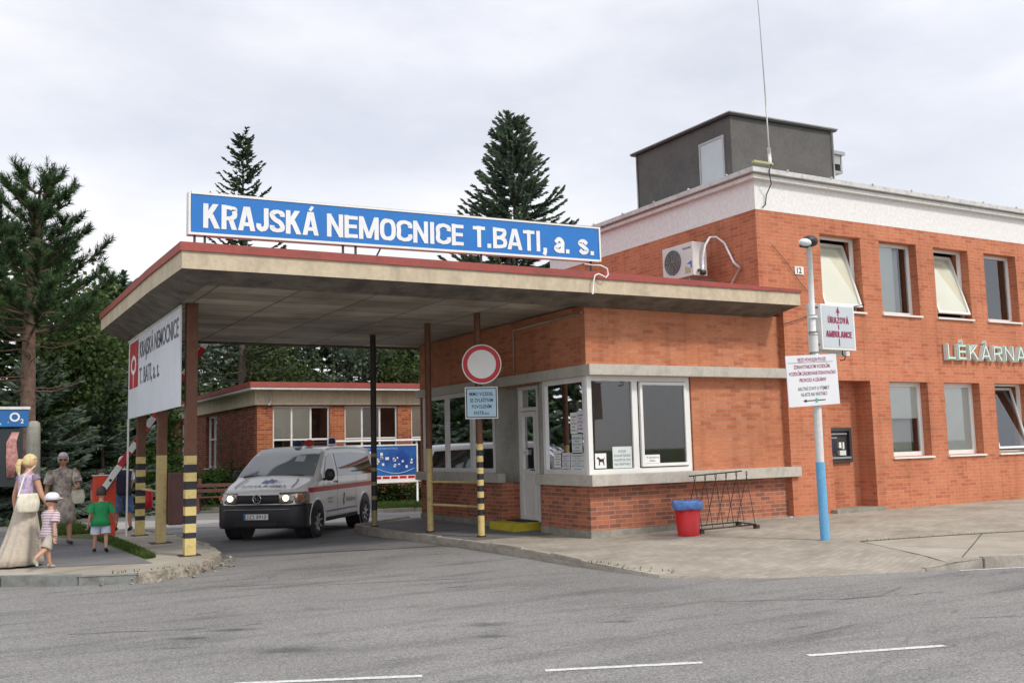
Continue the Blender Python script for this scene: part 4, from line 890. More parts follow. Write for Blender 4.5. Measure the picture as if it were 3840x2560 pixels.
mb.face([(3.102, 21.35, z0+.03), (3.102, 21.28, z0+.03), (3.102, 21.28, z0+.4), (3.102, 21.35, z0+.4)]); mb.build('emblem', None, A)
mb = MB(); text_into(mb, 'KRAJSKÁ NEMOCNICE', (3.104, 20.55, 3.56), (0, -1, 0), (0, 0, 1), .31, 3.95, .012); mb.build('lettering', 'ink_grey', A)
mb = MB(); text_into(mb, 'T. BATI, a. s.', (3.104, 20.55, 3.04), (0, -1, 0), (0, 0, 1), .31, 2.2, .012); mb.build('lettering', 'ink_grey', A)
# ================================================================== SIGNS AND STREET FURNITURE
_fwd = Vector((_f.x, _f.y, 0)).normalized()
def disc(mb, c, nrm, r0, r1, n=40, off=0.):
    c = Vector(c); nn = Vector(nrm).normalized(); x = nn.cross(Vector((0, 0, 1))).normalized(); y = Vector((0, 0, 1)); c = c+nn*off
    A_ = [c+x*math.cos(2*pi*k/n)*r0+y*math.sin(2*pi*k/n)*r0 for k in range(n)]; B_ = [c+x*math.cos(2*pi*k/n)*r1+y*math.sin(2*pi*k/n)*r1 for k in range(n)]
    if r0 == 0: mb.face(B_)
    else:
        for k in range(n): mb.face([A_[k], A_[(k+1) % n], B_[(k+1) % n], B_[k]])
C_ = Vector((8.35, 15.86, 3.14)); nrm = Vector((-.40, -.92, 0)).normalized()
A = thing('no_entry_sign', 'round white traffic sign with red ring on the striped round post', 'traffic sign', tuple(C_))
mb = MB(); mb.tube([C_, C_-nrm*.02], .365, 40); mb.build('plate', 'white_paint', A)
mb = MB(); disc(mb, C_, nrm, .265, .345, off=.004); mb.build('red_ring', 'sign_red', A)
mb = MB(); mb.box(8.30, 15.905, 3.0, 8.38, 15.93, 3.25); mb.build('bracket', 'metal_grey', A)
C2 = Vector((8.33, 15.86, 2.43)); xs_ = nrm.cross(Vector((0, 0, 1))); xs_ = -xs_ if xs_.x < 0 else xs_
A = thing('supplementary_sign', 'pale blue plate with MIMO VOZIDEL text under the round red-ringed sign', 'sign', tuple(C2))
def plate(cx, w, h, xd, n_, t=.015):
    mb = MB(); p = [cx-xd*w/2-Vector((0, 0, h/2)), cx+xd*w/2-Vector((0, 0, h/2)), cx+xd*w/2+Vector((0, 0, h/2)), cx-xd*w/2+Vector((0, 0, h/2))]
    a = [mb.bm.verts.new(q) for q in p]; b = [mb.bm.verts.new(q-n_*t) for q in p]; mb.bm.faces.new(a); mb.bm.faces.new(b[::-1])
    for i in range(4): mb.bm.faces.new((a[i], b[i], b[(i+1) % 4], a[(i+1) % 4]))
    return mb
plate(C2, .60, .58, xs_, nrm).build('plate', 'white_paint', A); plate(C2+nrm*.003, .565, .545, xs_, nrm, .001).build('border', 'ink', A); plate(C2+nrm*.006, .53, .51, xs_, nrm, .001).build('field', 'sign_lblue', A)
for i, (t, w) in enumerate((('MIMO VOZIDEL', .44), ('SE ZVLÁŠTNÍM', .42), ('POVOLENÍM', .36), ('KNTB a.s.', .28))):
    mb = MB(); text_into(mb, t, C2+nrm*.008+Vector((0, 0, .13-i*.115)), tuple(xs_), (0, 0, 1), .062, w, .012, align='C'); mb.build('lettering', 'ink', A)

# lamp pole
A = thing('lamp_post', 'slightly leaning white lamp post with blue painted foot on the pavers', 'lamp post', (11.90, 11.16, -.05))
mb = MB(); mb.tube([(11.90, 11.16, -.08), (11.885, 11.16, 1.25)], .072, 20, False); mb.build('blue_foot', 'pole_blue', A)
mb = MB(); mb.tube([(11.885, 11.16, 1.25), (11.90, 11.165, 2.2), (11.92, 11.17, 3.3)], .064, 20, False); mb.build('lower_tube', 'pole_white', A)
mb = MB(); mb.tube([(11.915, 11.17, 3.3), (11.93, 11.17, 4.72)], .045, 16); mb.build('upper_tube', 'pole_white', A)
for z in (3.28, 3.55, 2.95): MB().tube([(11.92, 11.17, z), (11.92, 11.17, z+.05)], .078, 16).build('band', 'metal_grey' if z != 3.55 else 'pole_white', A)
mb = MB(); mb.ball((11.91, 11.12, 4.80), .13, 16, (1.15, .8, .72)); mb.build('lamp_housing', 'black_plastic', A)
mb = MB(); mb.ball((11.78, 11.10, 4.765), .10, 16, (1.35, .75, .62)); mb.build('lamp_glass', 'lamp_glass', A)
MB().tube([(11.74, 11.17, 4.72), (11.93, 11.17, 4.72)], .03, 10).build('arm', 'metal_dark', A)
# box sign
xd = Vector((math.cos(R_(2)), math.sin(R_(2)), 0)); nn = Vector((xd.y, -xd.x, 0)); Cc = Vector((12.46, 11.14, 3.42))
A = thing('direction_box_sign', 'grey box sign with red upward arrow and ÚRAZOVÁ AMBULANCE beside the lamp post', 'sign', tuple(Cc))
plate(Cc, .80, .74, xd, nn, .20).build('box', 'white_frame', A)
plate(Cc+nn*.004, .74, .68, xd, nn, .002).build('face', 'box_face', A)
plate(Cc+xd*.02-nn*.20, .92, .80, xd, nn, .05).build('back_frame', 'pole_white', A)
plate(Cc+xd*.33-nn*.26+Vector((0, 0, -.22)), .45, .42, xd, nn, .10).build('ballast_box', 'white_frame', A)
for t, dz_, w in (('ÚRAZOVÁ', .06, .50), ('AMBULANCE', -.17, .62)):
    mb = MB(); block(mb, t, Cc+nn*.008+Vector((0, 0, dz_))-xd*w/2, tuple(xd), (0, 0, 1), .105, w, .2); mb.build('lettering', 'maroon', A)
mb = MB(); s0 = Cc+nn*.007; q = lambda a, b: s0+xd*a+Vector((0, 0, b))
mb.face([q(-.012, -.31), q(.012, -.31), q(.012, -.19), q(-.012, -.19)]); mb.face([q(-.012, -.04), q(.012, -.04), q(.012, .04), q(-.012, .04)]); mb.face([q(-.012, .18), q(.012, .18), q(.012, .24), q(-.012, .24)]); mb.face([q(-.045, .235), q(.045, .235), q(0, .34)]); mb.build('arrow', 'maroon', A)
MB().tube([(11.92, 11.17, 3.72), (12.1, 11.2, 3.74)], .015, 6).build('bracket', 'metal_dark', A)
MB().tube([(11.92, 11.17, 3.13), (12.1, 11.2, 3.13)], .015, 6).build('bracket', 'metal_dark', A)
MB().tube([Cc+xd*.18+Vector((0, .1, -.37)), Cc+xd*.18+Vector((0, .1, -.44)), Cc+xd*.25+Vector((0, .1, -.46)), Cc+xd*.22+Vector((0, .1, -.52)), Cc+xd*.12+Vector((0, .1, -.53))], .012, 5).build('wire', 'metal_dark', A)
# white notice board on pole
xd = Vector((math.cos(R_(-3)), math.sin(R_(-3)), 0)); nn = Vector((xd.y, -xd.x, 0)); up2 = (Vector((0, 0, 1))+xd*-.03).normalized(); Cc = Vector((11.73, 11.06, 2.54))
A = thing('access_rules_board', 'white board with lines of dark text and left arrow clamped low on the lamp post', 'sign board', tuple(Cc))
tl = .055
def WB(u, v, t=0): return Cc+xd*u+Vector((0, 0, 1))*(v+u*tl)+xd*(-v*.03)+nn*t
mb = MB(); a = [mb.bm.verts.new(WB(u, v)) for u, v in ((-.53, -.40), (.53, -.40), (.53, .40), (-.53, .40))]; b = [mb.bm.verts.new(WB(u, v, -.012)) for u, v in ((-.53, -.40), (.53, -.40), (.53, .40), (-.53, .40))]
mb.bm.faces.new(a); mb.bm.faces.new(b[::-1]); [mb.bm.faces.new((a[i], b[i], b[(i+1) % 4], a[(i+1) % 4])) for i in range(4)]; mb.build('board', 'board_white', A)
xt = (xd+Vector((0, 0, tl))).normalized()
for i, (t, w, v) in enumerate((('VJEZD POVOLEN POUZE', .60, .30), ('ZDRAVOTNICKÝM VOZIDLŮM,', .76, .19), ('VOZIDLŮM ZÁSOBOVÁNÍ STRAVOVACÍHO', .98, .085), ('PROVOZU A LÉKÁRNY', .56, -.02), ('AKUTNÍ STAVY A VÝJIMKY', .66, -.155), ('HLASTE NA VRÁTNICI', .54, -.245))):
    mb = MB(); text_into(mb, t, WB(0, v, .004), tuple(xt), (0, 0, 1), .055, w, .006, align='C'); mb.build('lettering', 'maroon' if i < 4 else 'ink_grey', A)
for pts in ([(-.49, .28), (.44, .28), (.44, .286), (-.49, .286)],): mb = MB(); mb.face([WB(u, v, .004) for u, v in pts]); mb.build('rule', 'ink_grey', A)
mb = MB(); mb.face([WB(u, v, .004) for u, v in ((-.18, -.325), (.23, -.325), (.23, -.31), (-.18, -.31))]); mb.face([WB(u, v, .004) for u, v in ((-.24, -.318), (-.17, -.345), (-.17, -.29))]); mb.build('arrow', 'ink', A)
mb = MB(); mb.face([WB(u, v, .006) for u, v in ((.02, -.35), (.06, -.35), (.06, -.285), (.02, -.285))]); mb.build('green_mark', 'letter_green', A)
MB().tube([(11.915, 11.17, 2.6), (11.915, 11.08, 2.6)], .012, 6).build('clamp', 'metal_grey', A)

# litter bin with blue liner
A = thing('litter_bin', 'red plastic litter bin with blue bag folded over its rim', 'bin', (10.98, 13.36, .03))
bx, by, bz = 10.98, 13.36, .02
mb = MB(); mb.zloft([(bx, by, bz, .185, .185), (bx, by, bz+.02, .185, .185), (bx, by, bz+.5, .225, .225)], 32); mb.build('bucket', 'red_plastic', A)
mb = MB(); rnd = random.Random(2); rings = []
for r, z in ((.228, .49), (.252, .51), (.262, .55), (.260, .60), (.246, .63), (.225, .637), (.205, .60), (.185, .40)):
    rings.append([(bx+(r+.012*math.sin(7*a+z*30)+.006*math.sin(19*a))*math.cos(a), by+(r+.012*math.sin(7*a+z*30)+.006*math.sin(19*a))*math.sin(a), bz+z-.04+.012*math.sin(3*a+1)) for a in [2*pi*k/40 for k in range(40)]])
mb.loft(rings, True, False); mb.build('liner_bag', 'bag_blue', A)
# bicycle rack
A = thing('bicycle_rack', 'rusty wire bicycle rack with arched loops standing beside red bin', 'bicycle rack', (12.0, 13.55, .05))
def RK(u, v, z): o = Vector((11.25, 13.35, .045)); a = Vector((1.0, -.20, .0)).normalized(); b = Vector((.20, 1.0, 0)).normalized(); p = o+a*u+b*v; return (p.x, p.y, zw(p.x)+z+.0)
Lr, Wr = 1.10, .60
for v in (0, Wr): MB().tube([RK(0, v, .07), RK(Lr, v, .07)], .014, 6).build('base_bar', 'rust_dark', A)
for u in (0, Lr*.98): MB().tube([RK(u, 0, .07), RK(u, Wr, .07)], .014, 6).build('base_bar', 'rust_dark', A)
MB().tube([RK(-.02, .31, .98), RK(Lr*.95, .31, 1.0)], .013, 6).build('top_bar', 'rust_dark', A)
for i in range(6):
    u = .02+i*Lr*.96/5; pts = [RK(u, .0, .07), RK(u, .10, .50), RK(u, .20, .88), RK(u+.01, .235, .95), RK(u+.04, .28, .985), RK(u+.07, .31, .99), RK(u+.10, .345, .97), RK(u+.12, .38, .92), RK(u+.12, .42, .85), RK(u+.06, .52, .45), RK(u, Wr, .07)]
    MB().tube(pts, .007, 5).build('loop', 'rust_dark', A)
for u, v in ((.0, 0), (Lr, 0), (0, Wr), (Lr, Wr)): mb = MB(); c = RK(u, v, 0); mb.box(c[0]-.04, c[1]-.04, c[2]-.06, c[0]+.04, c[1]+.04, c[2]+.06); mb.build('foot', 'rust_dark', A)

# barrier
A = thing('barrier_gate', 'raised red and white barrier arm on orange-red housing behind rear column', 'barrier', (2.78, 22.9, -.03))
mb = MB(); mb.box(2.56, 22.68, -.05, 2.99, 23.05, 1.22); mb.build('housing', 'orange_red', A, bevel=.012)
mb = MB(); mb.box(2.54, 22.66, 1.222, 3.01, 23.07, 1.235); mb.build('lid', 'white_frame', A)
mb = MB(); p0 = Vector((2.70, 22.6, .90)); p1 = Vector((4.88, 22.6, 4.19)); d = (p1-p0).normalized(); up_ = Vector((-d.z, 0, d.x)); LL = (p1-p0).length
Mx = Matrix((d, Vector((0, 1, 0)), up_)).transposed().to_4x4(); Mx.translation = p0
segs = [(0, .62, 'white_paint'), (.62, .98, 'sign_red'), (.98, 1.2, 'white_paint'), (1.2, 1.62, 'sign_red'), (1.62, 1.86, 'white_paint'), (1.86, 2.3, 'sign_red'), (2.3, 2.6, 'white_paint'), (2.6, 3.0, 'sign_red'), (3.0, 3.3, 'white_paint'), (3.3, 3.74, 'sign_red'), (3.74, LL, 'white_paint')]
for a_, b_, m in segs: mb.use(m); mb.box(a_, -.025, -.06, b_, .025, .06, Mx)
mb.use('black_plastic'); mb.box(0, -.02, -.08, LL, .02, -.0605, Mx); mb.build('arm', None, A)
MB().tube([(2.86, 22.56, 1.12), (2.86, 22.66, 1.12)], .03, 12).build('pivot', 'metal_dark', A)
# letterbox on middle column
A = thing('switch_cabinet', 'narrow brown metal cabinet hanging beside the half-yellow column', 'cabinet', (3.52, 19.25, .35))
mb = MB(); mb.box(3.43, 19.05, .33, 3.78, 19.30, 1.29); mb.build('body', 'box_brown', A, bevel=.02)
mb = MB(); mb.box(3.46, 19.040, .37, 3.75, 19.05, 1.22); d_ = mb.build('door', 'box_brown', A, bevel=.003)
MB().tube([(3.73, 19.03, .8), (3.73, 19.045, .8)], .015, 8).build('lock', 'metal_grey', d_)

# ================================================================== BACK BUILDING
Bb = thing('clinic_building', 'single-storey old brick clinic with red roof edge behind ambulance van', 'building', (8.5, 32, -.2))
PBk = PF(32.); PL = PS(8.5)
wins = [(9.02+2.48*i, 10.98+2.48*i, .55, 3.16) for i in range(5)]
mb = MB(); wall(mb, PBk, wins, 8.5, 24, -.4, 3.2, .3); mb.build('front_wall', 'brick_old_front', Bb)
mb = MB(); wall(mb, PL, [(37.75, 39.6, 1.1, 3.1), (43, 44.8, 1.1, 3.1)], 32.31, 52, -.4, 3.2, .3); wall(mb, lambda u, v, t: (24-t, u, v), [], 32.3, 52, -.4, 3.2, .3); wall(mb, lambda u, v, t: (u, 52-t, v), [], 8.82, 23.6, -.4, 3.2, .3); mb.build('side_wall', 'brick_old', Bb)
mb = MB(); mb.box(8.4, 31.9, 3.2, 24.1, 52.1, 3.68); mb.build('concrete_beam', 'fascia_beige', Bb)
mb = MB(); mb.box(8.15, 31.45, 3.68, 24.4, 52.4, 3.75); mb.build('eave', 'white_band', Bb)
mb = MB(); mb.box(8.12, 31.42, 3.75, 24.45, 52.45, 3.92); mb.build('roof', 'roof_red', Bb)
MB().tube([(8.9, 31.86, 3.66), (8.9, 31.84, 3.3), (8.85, 31.9, 3.2)], .04, 8).build('spout', 'concrete_band', Bb)
for i, (a, b, c, d) in enumerate(wins):
    w3 = (b-a)/3; bl = [[(a, a+w3, 2.1, d, 'blind_cream'), (a+w3, a+2*w3, 2.1, d, 'blind_cream')], [(a, a+w3, 2.1, d, 'blind_cream'), (a+w3, a+2*w3, 2.1, d, 'blind_grey')]][i % 2]
    window(Bb, PBk, a, b, c, d, .08, .06, mull=(a+w3, a+2*w3), trans=(2.05,), blinds=bl, fm='old_white_frame', sill=-.05)
for a in (37.75, 43.): window(Bb, PL, a, a+1.83, 1.1, 3.1, .12, .07, mull=(a+.92,), trans=(2.2,), fm='old_white_frame', sill=-.08)
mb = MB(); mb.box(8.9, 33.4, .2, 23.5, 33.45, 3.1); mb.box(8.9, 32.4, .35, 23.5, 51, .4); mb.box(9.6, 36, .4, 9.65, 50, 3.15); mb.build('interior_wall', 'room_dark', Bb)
# lawn, hedge, bench
mb = MB(); patch(mb, [(4.0, 34.8), (7.0, 33.2), (8.3, 31.6), (9.4, 29.2), (11.0, 27.2), (13.4, 26.4), (22, 26.0)], [(3.0, 46), (8.48, 46), (8.49, 36), (8.52, 31.99), (10.5, 31.99), (13.4, 31.99), (22, 31.99)], 6, hr, .06); struct(mb.build('lawn_soil', 'soil_grass'))
kerb('kerb', [(4.0, 34.7), (7.0, 33.1), (8.3, 31.5), (9.4, 29.1), (11.0, 27.1), (13.4, 26.3), (22, 25.9)], .12, lambda x, y: hr(x, y)+.10, .2, 'kerb_stone', 1., 31)
A = thing('park_bench', 'park bench with brown end supports in front of the hedge by the clinic', 'bench', (6.6, 31.8, -.15), R_(-20))
for u in (0, 1.6):
    mb = MB(); mb.box(u-.05, -.2, 0, u+.06, .25, .42); mb.box(u-.05, .2, .0, u+.06, .36, 1.02); mb.build('end_support', 'bench_brown', A, world=False, bevel=.015)
for k in range(3): mb = MB(); mb.box(-.1, -.18+.14*k, .425, 1.75, -.07+.14*k, .46); mb.build('seat_slat', 'bench_brown', A, world=False)
for k in range(2): mb = MB(); mb.box(-.1, .17, .58+.17*k, 1.75, .198, .69+.17*k); mb.build('back_slat', 'bench_brown', A, world=False)

# info board row
A = thing('site_map_board', 'blue site map board with red logo strip in a white tube frame behind the van', 'information board', (11.3, 29.8, -.15))
mb = MB(); mb.box(10.75, 29.78, .80, 13.15, 29.82, 1.75); mb.build('board', 'map_blue', A)
mb = MB(); mb.box(10.75, 29.78, .60, 13.15, 29.82, .797); mb.build('logo_strip', 'paper', A)
for k in range(8):
    mb = MB(); x = 10.80+k*.295; mb.box(x, 29.772, .70, x+.24, 29.779, .775); mb.build('logo', 'sign_red', A)
rnd = random.Random(12)
for k in range(34):
    u = rnd.random(); x = 10.9+u*2.1; z = 1.5-.35*abs(u-.2)+rnd.uniform(-.28, .06); w = rnd.uniform(.05, .13); h = rnd.uniform(.04, .09)
    mb = MB(); mb.box(x, 29.772, z, x+w, 29.779, z+h); mb.build('map_block', 'paper', A)
mb = MB(); mb.tube([(10.8+2.3*t, 29.775, 1.0+.14*math.sin(t*6+.4)) for t in [i/24 for i in range(25)]], .012, 4); mb.build('river_line', 'sign_lblue', A)
mb = MB(); text_into(mb, 'AREÁL KRAJSKÉ NEMOCNICE', (11.9, 29.77, 1.65), (1, 0, 0), (0, 0, 1), .045, 1.2, align='C'); mb.build('lettering', 'sign_lblue', A)
fr = frame(PF(29.76), 10.68, 13.22, .56, 1.80, .045, 0, .05).build('frame', 'white_paint', A)
MB().tube([(10.4, 29.79, 1.93), (17.5, 29.79, 1.93)], .035, 8).build('top_tube', 'white_paint', A)
for x in (10.7, 13.2): MB().tube([(x, 29.80, -.2), (x, 29.80, 1.93)], .035, 8).build('leg', 'white_paint', A)
A = thing('notice_case', 'red and white notice case seen through rear gatehouse window beside site map board', 'notice case', (14.6, 29.8, -.15))
mb = MB(); mb.box(13.9, 29.78, .5, 15.1, 29.82, 1.78); mb.build('case', 'sign_red', A)
frame(PF(29.76), 13.85, 15.15, .45, 1.83, .05, 0, .05).build('frame', 'white_paint', A)
for k in range(6): mb = MB(); mb.box(14.1, 29.768, 1.55-.15*k, 14.9, 29.778, 1.62-.15*k); mb.build('text_line', 'paper', A)
for x in (13.85, 15.15): MB().tube([(x, 29.8, -.2), (x, 29.8, .5)], .03, 8).build('leg', 'white_paint', A)
A = thing('glass_display_case', 'white framed glass display case right of red notice case behind the gatehouse', 'display case', (16.2, 29.8, -.15))
mb = MB(); mb.box(15.4, 29.80, .5, 17.3, 29.82, 1.78); mb.build('case', 'paper_green', A)
frame(PF(29.72), 15.35, 17.35, .45, 1.83, .06, 0, .08, mull=(16.0, 16.8), mw=.05).build('frame', 'white_paint', A)
mb = MB(); mb.box(16.1, 29.77, .55, 16.7, 29.79, 1.7); mb.build('dark_panel', 'room_dark', A)
for x in (15.35, 17.35): MB().tube([(x, 29.76, -.2), (x, 29.76, .5)], .03, 8).build('leg', 'white_paint', A)

# ================================================================== LEFT EDGE: phone advert, post, wall
A = thing('phone_kiosk', 'phone kiosk with blue O2 header and black poster at the left edge', 'phone kiosk', (.35, 19.2, 0))
mb = MB(); mb.box(-.9, 19.0, 2.17, 1.06, 19.75, 2.47); mb.build('header', 'o2_bubbles', A, bevel=.01)
mb = MB(); mb.box(-.92, 18.98, 2.472, 1.08, 19.77, 2.52); mb.build('header_cap', 'pole_white', A)
mb = MB(); disc(mb, (.84, 18.992, 2.34), (0, -1, 0), .05, .08, 28); mb.build('logo_ring', 'paper', A)
mb = MB(); text_into(mb, '2', (.93, 18.992, 2.235), (1, 0, 0), (0, 0, 1), .07, .05, .02); mb.build('logo_digit', 'paper', A)
mb = MB(); mb.box(-.86, 19.04, 1.15, .98, 19.7, 2.14); mb.build('poster_panel', 'poster_black', A)
mb = MB(); mb.box(-.80, 19.03, 1.80, .56, 19.039, 2.06); mb.build('poster_picture', 'poster_orange', A)
mb = MB(); mb.zloft([(.80, 19.02, 1.3, .06, .012), (.82, 19.02, 1.6, .10, .013), (.80, 19.02, 1.9, .08, .013), (.86, 19.02, 2.08, .06, .01)], 14); mb.build('poster_figure', 'poster_pink', A)
for k, z in enumerate((1.65, 1.58, 1.50, 1.43, 1.35)): mb = MB(); mb.box(-.7, 19.03, z-.018, .28-.12*(k % 2), 19.038, z+.012); mb.build('poster_text', 'ink_grey' if k < 4 else 'paper', A)
mb = MB(); mb.zloft([(.42, 19.02, 1.24, .05, .01), (.42, 19.02, 1.33, .11, .015), (.42, 19.02, 1.42, .05, .01)], 16); mb.build('poster_badge', 'orange_red', A)
mb = MB(); mb.box(-.9, 19.05, .0, -.8, 19.6, 1.15); mb.build('leg', 'metal_dark', A); mb = MB(); mb.box(-.2, 19.1, .0, .3, 19.6, 1.15); mb.build('leg', 'metal_dark', A)
mb = MB(); mb.box(-1.2, 19.0, .92, .55, 19.1, 1.06); mb.build('ledge', 'concrete_band', A)
A = thing('concrete_post', 'weathered round-topped concrete post behind the blonde woman', 'post', (1.28, 21, 0))
mb = MB(); mb.zloft([(1.28, 21, -.1, .135, .12), (1.27, 21, 1.2, .13, .115), (1.26, 21, 2.2, .12, .11), (1.26, 21, 2.3, .11, .1), (1.26, 21, 2.34, .06, .05)], 14); mb.build('shaft', 'concrete_post', A)
# ================================================================== TREES
def tuft(F, p, d, ln, wd, rnd, cross=2):
    """flat elongated needle spray along d from p"""
    s1 = d.cross(Vector((rnd.uniform(-1, 1), rnd.uniform(-1, 1), rnd.uniform(-1, 1))))
    if s1.length < 1e-3: s1 = Vector((1, 0, 0))
    s1.normalize(); s2 = d.cross(s1)
    for s_ in (s1, s2)[:cross]:
        a = p+s_*wd*.35; b = p-s_*wd*.35; m1 = p+d*ln*.5+s_*wd*.5; m2 = p+d*ln*.5-s_*wd*.5; e = p+d*ln
        F.append((a, b, m2, e, m1))
def mesh_of(name, F, mat, parent):
    V, I = [], []
    for f in F:
        k = len(V); V.extend([tuple(q) for q in f]); I.append(tuple(range(k, k+len(f))))
    me = bpy.data.meshes.new(name); me.from_pydata(V, [], I); me.materials.append(MATS[mat]); o = bpy.data.objects.new(name, me); COL.objects.link(o); o.parent = parent; return o
def conifer(label, loc, h, R0, z0, seed, mat='needles_spruce', dens=1., droop=.25, wh=.42, bark='bark_grey', tl=.42, tw=.15, name='spruce_tree', group=None, tr=.02, bare=.0, taper=.85, up=.0, jit=.1):
    rnd = random.Random(seed); T = thing(name, label, 'tree', loc, 0, group); F = []; mb = MB(); O = Vector((0, 0, 0))
    mb.tube([(0, 0, -.3), (0, 0, h*.3), (rnd.uniform(-.05, .05), 0, h*.65), (0, 0, h*.985)], [tr*h*.5+.03, tr*h*.42+.02, tr*h*.22+.015, .01], 9)
    z = z0
    while z < h*.97:
        k = (z-z0)/(h-z0); n = rnd.randint(5, 7); a0 = rnd.random()*6.28
        for i in range(n):
            L_ = R0*(1-k)**taper*rnd.uniform(.72, 1.12)+.12
            if rnd.random() < bare: L_ *= .6
            a = a0+i*2*pi/n+rnd.uniform(-.3, .3); dirh = Vector((math.cos(a), math.sin(a), 0)); st = max(2, int(L_/.20)); P = Vector((0, 0, z+rnd.uniform(-.12-jit*.6, .12+jit*.6))); js = rnd.uniform(-jit, jit); pts = [P.copy()]
            for j in range(st):
                q = (j+1)/st; sl = js+up+.45*k-droop*(1-k)*1.3+ (q**2)*(.55 if droop > 0 else .2)-.12; P = P+(dirh+Vector((0, 0, sl))).normalized()*(L_/st); pts.append(P.copy())
            mb.tube(pts[:: max(1, len(pts)//4)]+[pts[-1]], [max(.004, .011*L_*(1-w*.8)) for w in [t_/(len(pts[:: max(1, len(pts)//4)])) for t_ in range(len(pts[:: max(1, len(pts)//4)])+1)]], 4, False)
            for j in range(1, len(pts)):
                q = j/len(pts)
                if q < .12 and L_ > 1: continue
                d = (pts[j]-pts[j-1]).normalized(); m = 1 if rnd.random() < dens-int(dens) else 0
                for r in range(int(dens)+m):
                    side = rnd.choice((-1, 1))*rnd.uniform(.35, 1.25); dd = (d+Vector((-dirh.y, dirh.x, 0))*side+Vector((0, 0, rnd.uniform(-.55, .25)))).normalized()
                    tuft(F, pts[j]+d*rnd.uniform(-.1, .1), dd, tl*rnd.uniform(.5, 1.15)*(.5+.6*(1-q*.6)), tw*rnd.uniform(.7, 1.3), rnd)
            tuft(F, pts[-1], d, tl*.7, tw*.7, rnd)
        z += wh*rnd.uniform(.7, 1.25)*(1-.45*k)
    tuft(F, Vector((0, 0, h*.95)), Vector((0, 0, 1)), .06*h*.6, tw*.6, rnd)
    mb.build('trunk', bark, T, world=False, uv=False); mesh_of('crown', F, mat, T); return T
conifer('sparse thin dark spruce rising behind the left end of the blue rooftop sign', (10.5, 42, -.3), 16.2, 3.6, 4.5, 11, 'needles_spruce', 9.5, .12, .44, tl=.25, tw=.06, bare=.3, taper=.95, up=.12, jit=.2)
conifer('dense blue-green spruce rising behind the right half of blue rooftop sign', (20.7, 36, -.3), 16.7, 5.1, 3., 23, 'needles_blue', 15., .16, .27, tl=.30, tw=.075, taper=.86, up=.02, jit=.35)
# big pine
def pine(label, loc, h, seed, zc, R0, n_sh=1.0):
    rnd = random.Random(seed); T = thing('pine_tree', label, 'tree', loc); F = []; mb = MB()
    mb.tube([(0, 0, -.3), (.05, 0, 2), (.02, 0, 4.5), (.12, 0, 7), (.16, 0, h*.97)], [.20, .17, .14, .09, .02], 12)
    def brush(p, d, ln):
        for k in range(46):
            q = rnd.random(); b = p+d*ln*q; x = d.cross(Vector((rnd.uniform(-1, 1), rnd.uniform(-1, 1), rnd.uniform(-1, 1)))).normalized(); e = b+(x*.9+d*.75).normalized()*rnd.uniform(.13, .19); s_ = d.cross(x)*.011
            F.append((b-s_, b+s_, e))
    z = zc
    while z < h:
        k = (z-zc)/(h-zc); n = rnd.randint(4, 6); a0 = rnd.random()*6.28
        for i in range(n):
            L_ = R0*(1-k**1.7)*rnd.uniform(.65, 1.1)+.35; a = a0+i*6.28/n+rnd.uniform(-.4, .4); dh = Vector((math.cos(a), math.sin(a), 0)); P = Vector((.1*z/h, 0, z)); pts = [P.copy()]; st = max(3, int(L_/.22))
            for j in range(st):
                q = j/st; P = P+(dh+Vector((0, 0, .0+1.0*q+.5*k))+Vector((rnd.uniform(-.1, .1), rnd.uniform(-.1, .1), 0))).normalized()*(L_/st); pts.append(P.copy())
            mb.tube([pts[0], pts[len(pts)//2], pts[-1]], [.04*(1-.5*k), .022, .01], 5, False)
            for j in range(1, len(pts)):
                q = j/len(pts)
                if q < .22 and z < h*.8: continue
                d = (pts[j]-pts[j-1]).normalized()
                for r in range(rnd.randint(3, 5) if n_sh >= 1 else 1):
                    s_ = Vector((-dh.y, dh.x, 0))*rnd.uniform(-1, 1); dd = (d*.6+s_+Vector((0, 0, rnd.uniform(.1, 1.0)))).normalized(); ln = rnd.uniform(.25, .55)*(1.1-.3*q)
                    brush(pts[j], dd, ln)
            brush(pts[-1], d, .3)
        z += rnd.uniform(.30, .46)
    for i in range(26):   # dead lower limbs
        z = rnd.uniform(3.2, zc+.6); a = rnd.random()*6.28; L_ = rnd.uniform(.5, 2.1); mb.tube([(.05, 0, z), (math.cos(a)*L_*.5, math.sin(a)*L_*.5, z+rnd.uniform(-.1, .1)), (math.cos(a)*L_, math.sin(a)*L_, z+rnd.uniform(-.25, .3))], [.02, .012, .004], 4, False)
    mb.build('trunk', 'bark', T, world=False, uv=False); mesh_of('crown', F, 'needles_pine', T); return T
pine('tall pine with bare reddish trunk and upswept tufts at the left edge', (1.33, 25, -.1), 8.25, 5, 4.6, 1.6)
# dark conifers behind on the left
G1 = 'dark conifers massed behind the left path'
specs = [(-1.0, 31, 8.9, 3.0, 'needles_dark'), (2.4, 35, 8.9, 3.0, 'needles_dark'), (5.1, 38, 8.0, 2.6, 'needles_pine'), (0.8, 38, 10.2, 3.2, 'needles_dark'), (-3.0, 36, 9.5, 3.3, 'needles_pine'), (3.9, 32.6, 4.6, 1.9, 'needles_blue'), (1.9, 30.2, 4.3, 2.0, 'needles_blue')]
lab = ['dark conifer straight behind the pine trunk at left', 'dark conifer standing left of the hanging banner', 'green conifer rising just behind the hanging banner', 'tallest dark conifer deep behind the pine', 'green conifer at the far left edge behind the pine', 'low bluish conifer below the hanging banner', 'low bluish conifer behind the elderly woman']
for i, (x, y, h, r, m) in enumerate(specs):
    conifer(lab[i], (x, y, -.2), h, r, .4, 40+i, m, 8., .2, .34, tl=.34, tw=.085, group=G1, name='conifer_tree', taper=.6)
